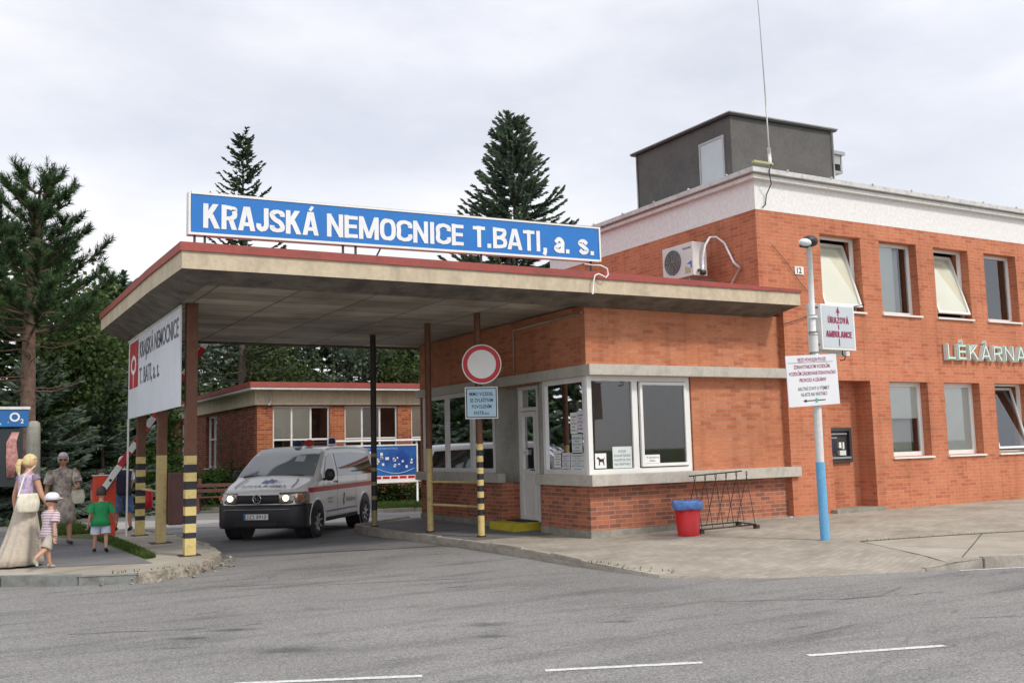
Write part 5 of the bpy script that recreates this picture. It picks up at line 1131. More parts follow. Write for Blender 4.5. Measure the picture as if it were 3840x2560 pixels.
# dense blue-green belt beyond the clinic
G2 = 'blue-green conifers in a belt behind the clinic roof'
proto = conifer('blue-green conifer behind the left end of clinic roof', (9.6, 55, -.3), 11.2, 3.5, .6, 77, 'needles_blue', 7., .2, .42, tl=.42, tw=.12, group=G2, name='conifer_tree', taper=.42)
proto2 = conifer('green conifer behind the clinic roof beside the banner column', (12.4, 53, -.3), 10.6, 3.4, .6, 78, 'needles_spruce', 7., .2, .42, tl=.42, tw=.12, group=G2, name='conifer_tree', taper=.42)
belt = [(15.2, 55.5), (17.9, 53.5), (20.7, 55), (23.4, 53.2), (26.2, 55), (7.0, 52.5), (8.3, 47.), (29.3, 54.5), (32.5, 55)]
bl = ['third', 'fourth', 'fifth', 'sixth', 'seventh', 'leftmost', 'nearer', 'eighth', 'ninth']
for i, (x, y) in enumerate(belt):
    c = copy_tree(proto if i % 2 else proto2); c.location = (x, y, -.3); c.rotation_euler = (0, 0, i*1.7); s_ = .94+.04*(i % 4) if i != 6 else .6; c.scale = (s_, s_, s_)
    c['label'] = '%s conifer of the belt behind the clinic roof, counted from the left' % bl[i] if i not in (5, 6) else ('leftmost conifer of belt, partly behind the rear striped column' if i == 5 else 'smaller nearer conifer left of the clinic side wall')
# broadleaf: clumped leaf crown
def leafy(label, loc, h, blobs, n_, mat, seed, ls=.16, name='broadleaf_tree', bark='bark_grey', tr=.12, hang=False, cat='tree', group=None):
    rnd = random.Random(seed); T = thing(name, label, cat, loc, 0, group); F = []; mb = MB(); mb.tube([(0, 0, -.2), (.05, 0, h*.4), (0, .05, h*.85)], [tr, tr*.6, tr*.2], 8)
    for (bx_, by_, bz_, br, bh) in blobs:
        mb.tube([(0, 0, min(h*.5, bz_*.6)), (bx_*.6, by_*.6, bz_*.85), (bx_, by_, bz_)], [tr*.4, tr*.25, .012], 5, False)
        for c_i in range(max(3, int(n_/len(blobs)/16))):
            a = rnd.random()*6.28; u = rnd.uniform(-1, 1); rr_ = rnd.random()**.45; c = Vector((bx_+br*rr_*math.cos(a)*math.sqrt(1-u*u), by_+br*rr_*math.sin(a)*math.sqrt(1-u*u), bz_+bh*rr_*u))
            for k in range(16):
                p = c+Vector((rnd.gauss(0, 1), rnd.gauss(0, 1), rnd.gauss(0, 1)))*(br*.16+.05)
                if hang: p = c+Vector((rnd.gauss(0, .10), rnd.gauss(0, .10), -rnd.random()*1.5))
                d = Vector((rnd.uniform(-1, 1), rnd.uniform(-1, 1), rnd.uniform(-1, .6) if not hang else -1.2)).normalized(); s_ = d.cross(Vector((rnd.uniform(-1, 1), rnd.uniform(-1, 1), rnd.uniform(-1, 1)))).normalized(); l_ = ls*rnd.uniform(.6, 1.3)
                F.append((p, p+d*l_*.5+s_*l_*.35, p+d*l_, p+d*l_*.5-s_*l_*.35))
    mb.build('trunk' if cat == 'tree' else 'stem', bark, T, world=False, uv=False); mesh_of('crown', F, mat, T); return T
rnd = random.Random(9)
leafy('pale weeping birch top showing left of the canopy corner', (7.3, 50, -.3), 11.6, [(rnd.uniform(-1.6, 1.6), rnd.uniform(-1, 1), rnd.uniform(6.5, 11.2), .8, 1.2) for _ in range(11)], 5200, 'leaf_birch', 3, .17, 'birch_tree', 'bark_pale', .16, True)
leafy('mid-green leafy tree left of the canopy tip behind the footpath', (2.3, 31.8, -.2), 7.6, [(rnd.uniform(-1.4, 1.4), rnd.uniform(-1, 1), rnd.uniform(2.6, 6.9), 1.0, .9) for _ in range(13)], 11000, 'leaf_mid', 51, .15)
for i_, (x_, y_, h_) in enumerate(((9.2, 50.5, 10.2), (13.2, 49.5, 9.8), (17.5, 50.5, 10.2), (21.8, 49.5, 10), (26.2, 50.5, 10.2), (6, 48, 8.0))): leafy('%s broad leafy tree standing just behind the clinic roof, counted from the left' % ['second', 'third', 'fourth', 'fifth', 'sixth', 'first'][i_], (x_, y_, -.3), h_, [(rnd.uniform(-3, 3) if i_ < 5 else rnd.uniform(-1.5, 1.5), rnd.uniform(-1, 1), rnd.uniform(1.5, h_-1.2), 1.5, 1.3) for _ in range(20)], 15000, ['needles_blue', 'leaf_mid', 'needles_blue', 'leaf_mid', 'needles_blue', 'leaf_green'][i_], 60+i_, .20, group='leafy trees behind the clinic roof')
leafy('yellow-green leafy tree between the dark conifers and the banner', (3.2, 34.5, -.2), 5.4, [(rnd.uniform(-1.2, 1.1), rnd.uniform(-1, 1), rnd.uniform(1.8, 4.9), .9, .8) for _ in range(9)], 6500, 'leaf_yellow', 5, .17)
leafy('green leafy tree behind the hanging banner bottom', (4.9, 36.5, -.2), 5.2, [(rnd.uniform(-1.5, 1.3), rnd.uniform(-1, 1), rnd.uniform(1., 4.4), 1.0, .9) for _ in range(9)], 7500, 'leaf_green', 6, .18)
leafy('broad dark green bush left of the clinic hedge', (4.7, 34.5, -.2), 2.4, [(rnd.uniform(-1.3, 1.3), rnd.uniform(-.6, .6), rnd.uniform(.5, 1.8), .8, .6) for _ in range(8)], 6000, 'leaf_green', 7, .12, 'bush', cat='bush')
leafy('low green hedge against the brick side wall of the clinic', (7.2, 33.6, -.15), 1.3, [(-2.0+.42*k, rnd.uniform(-.3, .3), .75, .45, .55) for k in range(10)], 12000, 'leaf_green', 8, .09, 'hedge', cat='hedge')
leafy('flowering green shrubs under the blue site map board', (12.0, 30.5, -.15), .8, [(-1.4+.4*k, rnd.uniform(-.3, .3), .35, .36, .3) for k in range(9)], 5200, 'leaf_green', 18, .09, 'shrub', cat='shrub')
leafy('dark ivy-like shrub at the left picture edge behind the blonde woman', (.05, 19.6, 0), 1.2, [(rnd.uniform(-.5, .3), rnd.uniform(-.3, .3), rnd.uniform(.2, .95), .32, .3) for k in range(8)], 6500, 'leaf_green', 19, .07, 'shrub', cat='shrub')
mb = MB(); mb.box(-3, 34.5, -.2, 2.6, 34.6, 2.0); 
for k in range(28): mb.box(-3+.2*k, 34.47, -.2, -2.86+.2*k, 34.5, 2.05)
tag(mb.build('wooden_fence', 'bark_grey'), 'dark wooden board fence between the conifers at left', 'fence')
# grass
def grass(name, label, quads, n_, h, seed, zf, mat='grass_blade'):
    rnd = random.Random(seed); F = []
    for (a, b, c, d) in quads:
        for i in range(n_):
            u, v = rnd.random(), rnd.random(); x = (a[0]*(1-u)+b[0]*u)*(1-v)+(d[0]*(1-u)+c[0]*u)*v; y = (a[1]*(1-u)+b[1]*u)*(1-v)+(d[1]*(1-u)+c[1]*u)*v; p = Vector((x, y, zf(x, y)))
            aa = rnd.random()*6.28; hh = h*rnd.uniform(.4, 1.2); s_ = Vector((math.cos(aa), math.sin(aa), 0))*.009*(1+h*3); t = Vector((rnd.gauss(0, .3), rnd.gauss(0, .3), 1)).normalized()*hh; F.append((p-s_, p+s_, p+t))
    o = mesh_of(name, F, mat, None); tag(o, label, 'grass', kind='stuff')
zl = lambda x, y: hl(x, y)
grass('grass', 'ragged green grass strip between the footpath and the column pad', [((2.62, 16.5), (2.80, 16.6), (2.78, 21.6), (2.44, 21.6))], 5500, .085, 1, zl)
grass('grass', 'bright green grass patch in front of the barrier housing', [((1.7, 23.9), (2.9, 24.), (2.6, 30), (1.0, 30))], 12000, .14, 2, zl)
grass('grass', 'green grass to the left of the footpath', [((-5, 20.5), (0, 17.4), (.5, 22.4), (-2, 33))], 14000, .12, 3, zl)
grass('grass', 'green lawn grass in front of the clinic', [((8.4, 31.8), (11, 27.4), (13.4, 31.9), (9, 31.9)), ((11, 27.4), (16, 26.6), (16, 31.9), (12.5, 31.9)), ((4.2, 34.9), (8.4, 31.9), (8.4, 36), (4, 40))], 12000, .16, 4, lambda x, y: hr(x, y)+.05)
grass('grass', 'weeds growing in joints along kerbs', [((7.7, 11.5), (8.1, 10.2), (8.3, 10.4), (7.9, 11.9)), ((1.9, 14.62), (3.2, 15.0), (3.3, 15.2), (1.9, 14.9)), ((12.1, 10.62), (16, 9.4), (16, 9.45), (12.1, 10.67))], 36, .045, 5, lambda x, y: hs(x, y) if x > 6 else 0.)

# ================================================================== AMBULANCE VAN
plain('headlight_lens', (.42, .37, .32), .12, .6, var=.5, scale=22)
for nm_, c_, e_ in (('glass_dark', (.25, .30, .33), .07), ('glass_side', (.03, .035, .03), .04)):
    q_ = N(nm_); q_.col(c_); q_.rough(e_); q_.b.inputs['Specular IOR Level'].default_value = .9; q_.b.inputs['Coat Weight'].default_value = .6
VW = thing('ambulance_van', 'white ambulance van with red stripe, blue roof beacons and lit headlights in the gateway', 'van', (5.85, 20.59, -.145), 0)
th = .8769; 
VW.rotation_euler = (0, 0, th-pi/2)     # local +Y = backwards, local +X = right-hand side of the picture
def top(b): 
    T_ = [(-.80, .93), (-.74, 1.0), (-.45, 1.10), (-.1, 1.20), (.02, 1.245), (.35, 1.50), (.70, 1.74), (.90, 1.835), (1.15, 1.875), (1.8, 1.90), (3.2, 1.89), (3.75, 1.86), (3.93, 1.78), (3.99, 1.65)]
    for (a, c), (d, e) in zip(T_, T_[1:]):
        if b <= d: return c+(e-c)*(b-a)/(d-a)
    return T_[-1][1]
def hw(b, z):
    w = .93
    if b < -.2: w *= 1-.22*max(0, (-.2-b)/.66)**2.2
    if b > 3.6: w *= 1-.04*((b-3.6)/.4)**2
    if z > 1.15: w -= .185*((z-1.15)/.78)**1.25
    if z < .5: w -= .05*((.5-z)/.25)**2
    return w
bs = [-.80, -.77, -.72, -.6, -.45, -.3, -.1, .02, .2, .35, .55, .7, .8, .9, 1.0, 1.15, 1.4, 1.8, 2.3, 2.8, 3.2, 3.5, 3.75, 3.88, 3.95, 3.99]
def sect(b):
    t = top(b); r = min(.13, .25*(t-.3)); pts = []
    zs = [.28, .40, .6, .8, .95, 1.1, 1.25, 1.45, 1.65]; k = (t-r-.28)/(1.76-.28)
    for z in zs: zz = .28+(z-.28)*(t-r-.28)/(1.65-.28); pts.append((hw(b, zz), zz))
    w0 = pts[-1][0]
    for a in (30, 60, 85): pts.append((w0-r*(1-math.cos(R_(a)))*1.1, t-r+r*math.sin(R_(a))*.93))
    xe = pts[-1][0]
    for q in (.75, .5, .25): pts.append((xe*q, t-.02*q*q+.012*(1-q)))
    L_ = [(-x, z) for x, z in pts]; return [(x, b, z) for x, z in pts]+[(0, b, t+.014)]+[(x, b, z) for x, z in L_[::-1]]
mb = MB(); mb.loft([sect(b) for b in bs], True, True); body = mb.build('body', 'van_paint', VW, world=False, smooth=True)
def side(sgn, b, z, off=.008): return (sgn*(hw(b, z)+off), b, z)
def spatch(sgn, poly, mat, name, off=.008, parent=VW, nb=10, nz=5):
    """poly: bottom polyline & top polyline [(b,z)..] same length"""
    mb = MB(); bo, to = poly; g = []
    def samp(P, t): 
        x = t*(len(P)-1); i = min(int(x), len(P)-2); f_ = x-i; return (P[i][0]+(P[i+1][0]-P[i][0])*f_, P[i][1]+(P[i+1][1]-P[i][1])*f_)
    for i in range(nb+1):
        a, c = samp(bo, i/nb), samp(to, i/nb); g.append([mb.bm.verts.new(side(sgn, a[0]+(c[0]-a[0])*j/nz, a[1]+(c[1]-a[1])*j/nz, off)) for j in range(nz+1)])
    for r0, r1 in zip(g, g[1:]):
        for j in range(nz): f = mb.bm.faces.new((r0[j], r1[j], r1[j+1], r0[j+1])); f.smooth = True
    return mb.build(name, mat, parent, world=False)
def tpatch(b0, b1, y0f, y1f, mat, name, off=.008, nb=10, ny=10, parent=VW):
    mb = MB(); g = []
    for i in range(nb+1):
        b = b0+(b1-b0)*i/nb; t = top(b); e = hw(b, t-.1)-.10
        g.append([mb.bm.verts.new((e*(y0f+(y1f-y0f)*j/ny)*1.0, b-.35*off, t-.02*(y0f+(y1f-y0f)*j/ny)**2+.012*(1-abs(y0f+(y1f-y0f)*j/ny))+off)) for j in range(ny+1)])
    for r0, r1 in zip(g, g[1:]):
        for j in range(ny): f = mb.bm.faces.new((r0[j], r1[j], r1[j+1], r0[j+1])); f.smooth = True
    return mb.build(name, mat, parent, world=False)
tpatch(.05, .90, -1.02, 1.02, 'glass_dark', 'windscreen')

MB().tube([(-.72, .03, 1.262), (-.2, .10, 1.31), (.62, .05, 1.275)], .012, 5).build('wiper', 'black_plastic', VW, world=False)
for sg in (1, -1):
    spatch(sg, ([(.42, 1.22), (1.12, 1.22)], [(.78, 1.66), (1.14, 1.72)]), 'glass_side', 'door_window')
    spatch(sg, ([(1.28, 1.22), (2.45, 1.22), (3.72, 1.22)], [(1.28, 1.73), (2.4, 1.74), (3.55, 1.70)]), 'glass_side', 'side_window')
    spatch(sg, ([(-.42, .93), (.9, .93), (3.9, .93)], [(-.42, 1.03), (.9, 1.03), (3.9, 1.03)]), 'stripe_red', 'red_stripe', .006, nb=16)
    spatch(sg, ([(.55, .475), (2.45, .475)], [(.55, .505), (2.45, .505)]), 'stripe_blue', 'blue_stripe', .006)
    # door seams
    for b in (.38, 1.21, 2.42): spatch(sg, ([(b, .45 if b > .5 else .95), (b+.012, .45 if b > .5 else .95)], [(b+.02, 1.2), (b+.032, 1.2)]), 'black_plastic', 'seam', .004, nb=1)
    spatch(sg, ([(1.05, 1.085), (1.19, 1.085)], [(1.05, 1.125), (1.19, 1.125)]), 'black_plastic', 'door_handle', .03, nb=2)
    spatch(sg, ([(.40, .28), (2.6, .28)], [(.40, .36), (2.6, .36)]), 'black_plastic', 'sill_trim', .01)
    # arches and wheels
    for bw in (0, 3.0):
        mb = MB(); x = sg*.945; c = (x, bw, .335); mb.tube([(sg*.60, bw, .36), (x, bw, .36)], .41, 36); mb.build('wheel_arch', 'black_plastic', VW, world=False)
        mb = MB(); mb.tube([(sg*.935, bw+.425*math.cos(a), .36+.425*math.sin(a)) for a in [pi*k/20 for k in range(-1, 22)]], .028, 8); mb.build('arch_lip', 'van_paint', VW, world=False)
        mb = MB(); x0 = sg*.74; x1 = sg*.965
        mb.loft([[(xx, bw+r*math.cos(a), .325+r*math.sin(a)) for a in [2*pi*k/36 for k in range(36)]] for xx, r in ((x0, .25), (x0, .31), (x0+sg*.03, .325), (x1-sg*.03, .325), (x1, .305), (x1, .22), (x1-sg*.02, .205), (x1-sg*.03, .2))]); ty = mb.build('wheel', 'rubber', VW, world=False)
        mb = MB(); mb.tube([(x1-sg*.034, bw, .325), (x1-sg*.022, bw, .325)], .2, 28)
        for k in range(8): a = 2*pi*k/8+.2; mb.tube([(x1-sg*.02, bw+.05*math.cos(a), .325+.05*math.sin(a)), (x1-sg*.004, bw+.19*math.cos(a), .325+.19*math.sin(a))], .022, 6)
        mb.tube([(x1-sg*.03, bw, .325), (x1+sg*.004, bw, .325)], .055, 14); mb.build('rim', 'metal_grey', ty, world=False)
    # mirrors
    mb = MB(); mb.ball((sg*1.06, .42, 1.27), .14, 14, (.85, .55, 1.0)); mb.tube([(sg*.9, .46, 1.17), (sg*1.02, .43, 1.2)], .03, 8); mb.build('mirror', 'black_plastic', VW, world=False)
def fb(y, z, k=0): return -.80-.065*(1-(abs(y)/.93)**2)-k
def fpanel(y0, y1, z0, z1, bulge, mat, name, wrap=0., nx=16, depth=.12, par=None):
    """rounded front panel: follows the nose in plan"""
    mb = MB(); R1, R2 = [], []
    def bb(y): 
        a = abs(y); return -.83-bulge+.05*(a/.93)**2+(.24*max(0, (a-.66)/.29)**2.2 if a > .66 else 0)
    ys = [y0+(y1-y0)*i/nx for i in range(nx+1)]
    prof = [(z0, .03), (z0+(z1-z0)*.12, .0), (z1-(z1-z0)*.12, .0), (z1, .025)]
    g = [[mb.bm.verts.new((y, bb(y)+o_, z)) for z, o_ in prof] for y in ys]
    for a, b in zip(g, g[1:]):
        for j in range(3): f = mb.bm.faces.new((a[j], a[j+1], b[j+1], b[j])); f.smooth = True
    g2 = [[mb.bm.verts.new((y, bb(y)+depth+.1, z)) for z in (z0, z1)] for y in ys]
    for i in range(nx): mb.bm.faces.new((g[i][3], g2[i][1], g2[i+1][1], g[i+1][3])); mb.bm.faces.new((g[i][0], g[i+1][0], g2[i+1][0], g2[i][0]))
    for i in (0, -1): mb.bm.faces.new([g[i][0], g[i][1], g[i][2], g[i][3], g2[i][1], g2[i][0]])
    return mb.build(name, mat, par or VW, world=False), bb
bp, bbf = fpanel(-.955, .955, .25, .72, .07, 'black_plastic', 'bumper', nx=26, depth=.16)
for sg in (1, -1): spatch(sg, ([(-.66, .27), (-.34, .27)], [(-.66, .71), (-.30, .71)]), 'black_plastic', 'bumper_end', .025)
fpanel(-.50, .50, .74, .915, .02, 'metal_dark', 'grille', nx=14)
for k in range(4):
    z = .765+.038*k; mb = MB(); mb.tube([(y, bbf(y)+.046, z) for y in [-.48+.96*i/12 for i in range(13)]], .007, 5); mb.build('grille_bar', 'black_plastic', VW, world=False)
for sg in (1, -1):
    hl_, _ = fpanel(*( (.46, .93) if sg > 0 else (-.93, -.46)), .73, .965, .02, 'headlight_lens', 'headlight', nx=14)
    mb = MB(); mb.tube([(sg*.60, bbf(.60)+.03, .85), (sg*.60, bbf(.60)+.07, .85)], .062, 18); mb.build('lit_lamp', 'headlight_glow', hl_, world=False); mb = MB(); mb.tube([(sg*.73, bbf(.73)+.03, .85), (sg*.73, bbf(.73)+.07, .85)], .052, 18); mb.build('reflector', 'chrome', hl_, world=False)
    mb = MB(); mb.tube([(sg*.84, bbf(.84)+.025, .86), (sg*.84, bbf(.84)+.08, .86)], .055, 18); mb.build('indicator', 'poster_orange', hl_, world=False)
mb = MB(); mb.tube([(0+.085*math.cos(a), -.872, .835+.085*math.sin(a)) for a in [2*pi*k/28 for k in range(29)]], .012, 6)
mb.tube([(-.055, -.875, .89), (-.02, -.875, .80), (0, -.875, .84), (.02, -.875, .80), (.055, -.875, .89)], .010, 5); mb.build('emblem', 'chrome', VW, world=False)
mb = MB(); mb.box(-.26, -.925, .43, .26, -.905, .54); pl_ = mb.build('number_plate', 'paper', VW, world=False)
mb = MB(); mb.box(-.258, -.928, .432, -.215, -.924, .538); mb.build('blue_band', 'sign_blue', pl_, world=False)
mb = MB(); text_into(mb, '2Z2 8910', (-.195, -.929, .448), (1, 0, 0), (0, 0, 1), .074, .42, .0); mb.build('lettering', 'ink', pl_, world=False)
mb = MB(); mb.tube([(y, bbf(y)-.012, .63) for y in [-.7+1.4*i/12 for i in range(13)]], .01, 5); mb.build('bumper_groove', 'metal_grey', bp, world=False)
mb = MB(); mb.box(-.45, -.905, .30, .45, -.88, .40); mb.build('air_intake', 'rubber', bp, world=False)
# bonnet lettering and star of life
def bonnet(x, s_):      # s_: distance from windscreen base towards the nose
    b = .0-s_; return (x, b, top(b)+.008+.012*(1-abs(x)))
hd = (Vector(bonnet(0, .2))-Vector(bonnet(0, .6))).normalized()
mb = MB()
for k in range(3):
    a = pi*k/3+pi/2; dx, ds = math.cos(a), math.sin(a); px_, ps = -ds, dx
    c = [(u*dx*.155+v*px_*.035, .27-(u*ds*.155+v*ps*.035)) for u, v in ((-1, -1), (1, -1), (1, 1), (-1, 1))]; mb.face([tuple(Vector(bonnet(*q))+Vector((0, 0, .0006*k))) for q in c])
mb.build('star_of_life', 'star_blue', VW, world=False)
mb = MB(); text_into(mb, 'AMBULANCE', tuple(Vector(bonnet(0, .60))+Vector((0, 0, .004))), (1, 0, 0), tuple(hd), .105, 1.0, .01, align='C', mirror=True); mb.build('lettering', 'ink_grey', VW, world=False)
for x in (-.62, .62): mb = MB(); mb.tube([bonnet(x*.9, .08), bonnet(x*1.0, .35), bonnet(x*1.0, .6)], .012, 5); mb.build('bonnet_crease', 'old_white_frame', VW, world=False)
def sidetext(t, b0, z, capz, w, mat):
    mb = MB(); o = side(1, b0, z, .010); text_into(mb, t, o, (0, 1, 0), (0, 0, 1), capz, w); o2 = mb.build('lettering', mat, VW, world=False)
sidetext('Ambulance', 1.75, .64, .11, .62, 'ink_grey'); sidetext('ZDRAVOTNI', .62, .74, .04, .30, 'ink_grey'); sidetext('DOPRAVA', .62, .66, .04, .30, 'ink_grey')
mb = MB(); mb.tube([side(1, 1.62, .58), side(1, 1.60, .68), side(1, 1.64, .76), side(1, 1.63, .84)], .012, 5); mb.build('logo', 'ink_grey', VW, world=False)
for x, b in ((.08, 1.02), (.55, 1.9)):
    mb = MB(); mb.zloft([(x, b, top(b)-.0, .10, .10), (x, b, top(b)+.04, .10, .10)], 20); bc = mb.build('beacon_base', 'van_paint', VW, world=False)
    mb = MB(); mb.zloft([(x, b, top(b)+.04, .085, .085), (x, b, top(b)+.14, .08, .08), (x, b, top(b)+.165, .06, .06)], 20); mb.build('beacon_dome', 'navy', bc, world=False)
mb = MB(); mb.ball((.30, 1.15, 1.96), .09, 14, (1.3, .8, .9)); mb.build('roof_horn', 'stripe_red', VW, world=False)
mb = MB(); mb.box(.15, .62, 1.50, .55, .64, 1.66); 
tpatch(.42, .60, .35, .62, 'paper_green', 'windscreen_card', .014, 3, 3)
mb.bm.free()

# far silver car glimpsed between the women
A = thing('parked_car', 'small silver-blue parked car glimpsed between the two women', 'car', (2.1, 44, -.2), R_(20))
def carsec(x): 
    t = {-2.0: .75, -1.6: .85, -.9: .95, -.3: 1.35, .3: 1.42, 1.0: 1.38, 1.6: 1.0, 2.0: .85}[x]; w = .78 if abs(x) < 1.9 else .68; return [(x, -w, .3), (x, -w, .8 if t > .8 else t*.95), (x, -w*.8, t), (x, w*.8, t), (x, w, .8 if t > .8 else t*.95), (x, w, .3)]
mb = MB(); mb.loft([carsec(x) for x in (-2.0, -1.6, -.9, -.3, .3, 1.0, 1.6, 2.0)]); mb.build('body', 'car_silver', A, world=False)
mb = MB(); mb.face([(-.88, -.6, .98), (-.88, .6, .98), (-.34, .55, 1.335), (-.34, -.55, 1.335)][::-1]); bmesh.ops.translate(mb.bm, verts=mb.bm.verts, vec=(-.02, 0, .02)); mb.build('windscreen', 'glass_dark', A, world=False)
mb = MB(); mb.box(-.5, -.80, .9, 1.1, -.76, 1.22); mb.build('side_window', 'glass_dark', A, world=False)
for x in (-1.3, 1.3):
    for y in (-.74, .74): MB().tube([(x, y-.09, .3), (x, y+.09, .3)], .3, 20).build('wheel', 'rubber', A, world=False)
# ================================================================== PEOPLE
def skin_mesh(V, E, Rr, sub=1, root=0):
    me = bpy.data.meshes.new('s'); me.from_pydata(V, E, []); ob = bpy.data.objects.new('s', me); COL.objects.link(ob)
    m = ob.modifiers.new('k', 'SKIN'); m.use_smooth_shade = True
    for i, d in enumerate(me.skin_vertices[0].data): d.radius = (Rr[i], Rr[i]) if not isinstance(Rr[i], tuple) else Rr[i]; d.use_root = (i == root)
    s_ = ob.modifiers.new('u', 'SUBSURF'); s_.levels = sub; s_.render_levels = sub
    dg = bpy.context.evaluated_depsgraph_get(); dg.update(); m2 = bpy.data.meshes.new_from_object(ob.evaluated_get(dg))
    v = [tuple(x.co) for x in m2.vertices]; f = [tuple(p.vertices) for p in m2.polygons]; bpy.data.objects.remove(ob); bpy.data.meshes.remove(me); bpy.data.meshes.remove(m2); return v, f
def person(label, loc, rz, H, pose, skin='skin', child=False, group=None):
    """faces local -Y. pose: dict of angles (deg): lean, head, legs (hip, knee, spread) l/r, arms (fwd, out, elbow) l/r. returns thing + joints"""
    T = thing('person', label, 'person', loc, rz, group); hs_ = H/5.4 if child else H/7.4
    leg = H*(.43 if child else .475); thl = leg*.50; shl = leg*.46; ank = leg*.04+.02; tor = H*(.30 if child else .295); sw = H*(.105 if child else .118); hwid = H*(.055 if child else .052)
    arm = H*.175; fore = H*.145; k = H/1.68; kk = k*(1.12 if child else 1)
    ln = R_(pose.get('lean', 0)); J = {}; pel = Vector((0, 0, leg*.985+ank*.3)); ud = Vector((0, -math.sin(ln), math.cos(ln)))
    J['pel'] = pel; J['waist'] = pel+ud*tor*.36; J['chest'] = pel+ud*tor*.74; J['neck0'] = pel+ud*tor*1.0; J['neck'] = J['neck0']+ud*hs_*.22; J['head'] = J['neck']+Vector((0, -hs_*.10, hs_*.52))
    for s_, nm in ((1, 'l'), (-1, 'r')):
        J['sh'+nm] = J['chest']+ud*tor*.17+Vector((s_*sw, 0, 0)); f_, o_, e_ = [R_(q) for q in pose.get('arm'+nm, (0, 10, 10))]
        d = Vector((s_*math.sin(o_), -math.sin(f_)*math.cos(o_), -math.cos(f_)*math.cos(o_))); J['el'+nm] = J['sh'+nm]+d*arm
        inn_ = R_(pose.get('in'+nm, 0)); d2 = Vector((s_*math.sin(o_*.6)-s_*math.sin(inn_), -math.sin(f_+e_), -math.cos(f_+e_))).normalized(); J['wr'+nm] = J['el'+nm]+d2*fore; J['hd'+nm] = d2
        J['hip'+nm] = pel+Vector((s_*hwid*1.15, 0, -H*.015)); h_, kn, sp = [R_(q) for q in pose.get('leg'+nm, (0, 0, 3))]
        d = Vector((s_*math.sin(sp), -math.sin(h_), -math.cos(h_))).normalized(); J['kn'+nm] = J['hip'+nm]+d*thl; d2 = Vector((s_*math.sin(sp)*.5, -math.sin(h_-kn), -math.cos(h_-kn))).normalized(); J['an'+nm] = J['kn'+nm]+d2*shl
        ft = Vector((s_*.2, -math.cos(h_-kn)*1.0, -.25-max(0., math.sin(kn-h_))*.9)).normalized(); J['to'+nm] = J['an'+nm]+ft*H*.085
    low = min(J['anl'].z, J['anr'].z, J['tol'].z+.01, J['tor'].z+.01)-.045*k; 
    for q in J:
        if q[:2] != 'hd': J[q] = J[q]-Vector((0, 0, low))
    names = ['pel', 'waist', 'chest', 'neck0', 'neck']; V = [J[q] for q in names]; Rr = [(.125*k, .10*k), (.105*k, .085*k), (.125*k, .095*k), (.065*k, .06*k), (.05*kk, .05*kk)]; E = [(0, 1), (1, 2), (2, 3), (3, 4)]
    V.append(J['neck']+Vector((0, -hs_*.03, hs_*.25))); Rr.append(.055*kk); E.append((4, 5))
    def chain(start, pts, rad):
        a = start
        for p, r in zip(pts, rad): V.append(p); Rr.append(r*k); E.append((a, len(V)-1)); a = len(V)-1
    for nm in 'lr':
        chain(2, [J['sh'+nm], J['sh'+nm].lerp(J['el'+nm], .5), J['el'+nm], J['el'+nm].lerp(J['wr'+nm], .4), J['wr'+nm]], [.052, .045, .038, .037, .026])
        chain(0, [J['hip'+nm], J['hip'+nm].lerp(J['kn'+nm], .5), J['kn'+nm], J['kn'+nm].lerp(J['an'+nm], .35), J['an'+nm], J['an'+nm].lerp(J['to'+nm], .5), J['to'+nm]], [.085, .075, .053, .054, .034, .032, .022])
    v, f = skin_mesh([tuple(x) for x in V], E, Rr, 1); mb = MB(); mb.use(skin); mb.add(v, f)
    # head with brow, nose, chin
    hr_ = Matrix.Rotation(R_(pose.get('turn', 0)), 3, 'Z') @ Matrix.Rotation(R_(pose.get('nod', 0)), 3, 'X'); hc = J['head']; n_, m_ = 18, 22; rings = []
    for i in range(1, n_):
        a = pi*i/n_; zz = -math.cos(a); rg = []
        for j in range(m_):
            b = 2*pi*j/m_; x = math.sin(a)*math.cos(b)*.37; y = math.sin(a)*math.sin(b)*.45; z = zz*.52
            if z < -.1: q = (-.1-z)/.42; x *= 1-.28*q; y = y*(1-.15*q)-(.05*q)
            if y < -.2:
                fx = max(0, 1-abs(x)/.075); y -= .11*fx*max(0, 1-abs(z+.07)/.16); y += .035*max(0, 1-abs(abs(x)-.15)/.09)*max(0, 1-abs(z-.04)/.08); y -= .025*max(0, 1-abs(z+.27)/.05)*max(0, 1-abs(x)/.14)
            rg.append(tuple(hc+hr_ @ Vector((x, y, z))*hs_))
        rings.append(rg)
    mb.loft(rings)
    for s_ in (1, -1): c = hc+hr_ @ Vector((s_*.37, .03, -.03))*hs_; mb.ball(tuple(c), .09*hs_, 8, (.5, .8, 1.3))
    # hands
    for s_, nm in ((1, 'l'), (-1, 'r')):
        d = J['hd'+nm]; w = J['wr'+nm]; side_ = Vector((0, -1, 0)) if abs(d.y) < .7 else Vector((0, 0, 1)); side_ = (side_-d*side_.dot(d)).normalized(); palm = d.cross(side_); hl2 = H*.052
        pv = [w, w+d*hl2*.5, w+d*hl2]; mb.tube([tuple(q) for q in pv], [.024*k, .034*k, .036*k], 8, True, False, .5)
        for fi, (o_, L_) in enumerate(((-.028, .8), (-.010, 1.0), (.009, .95), (.027, .72))):
            b = pv[2]+side_*o_*k; mb.tube([tuple(b-d*.01), tuple(b+d*hl2*.4*L_), tuple(b+(d*.75+palm*s_*-.35)*hl2*.75*L_), tuple(b+(d*.8+palm*s_*-.6)*hl2*1.0*L_)], [.0095*k, .009*k, .008*k, .006*k], 6)
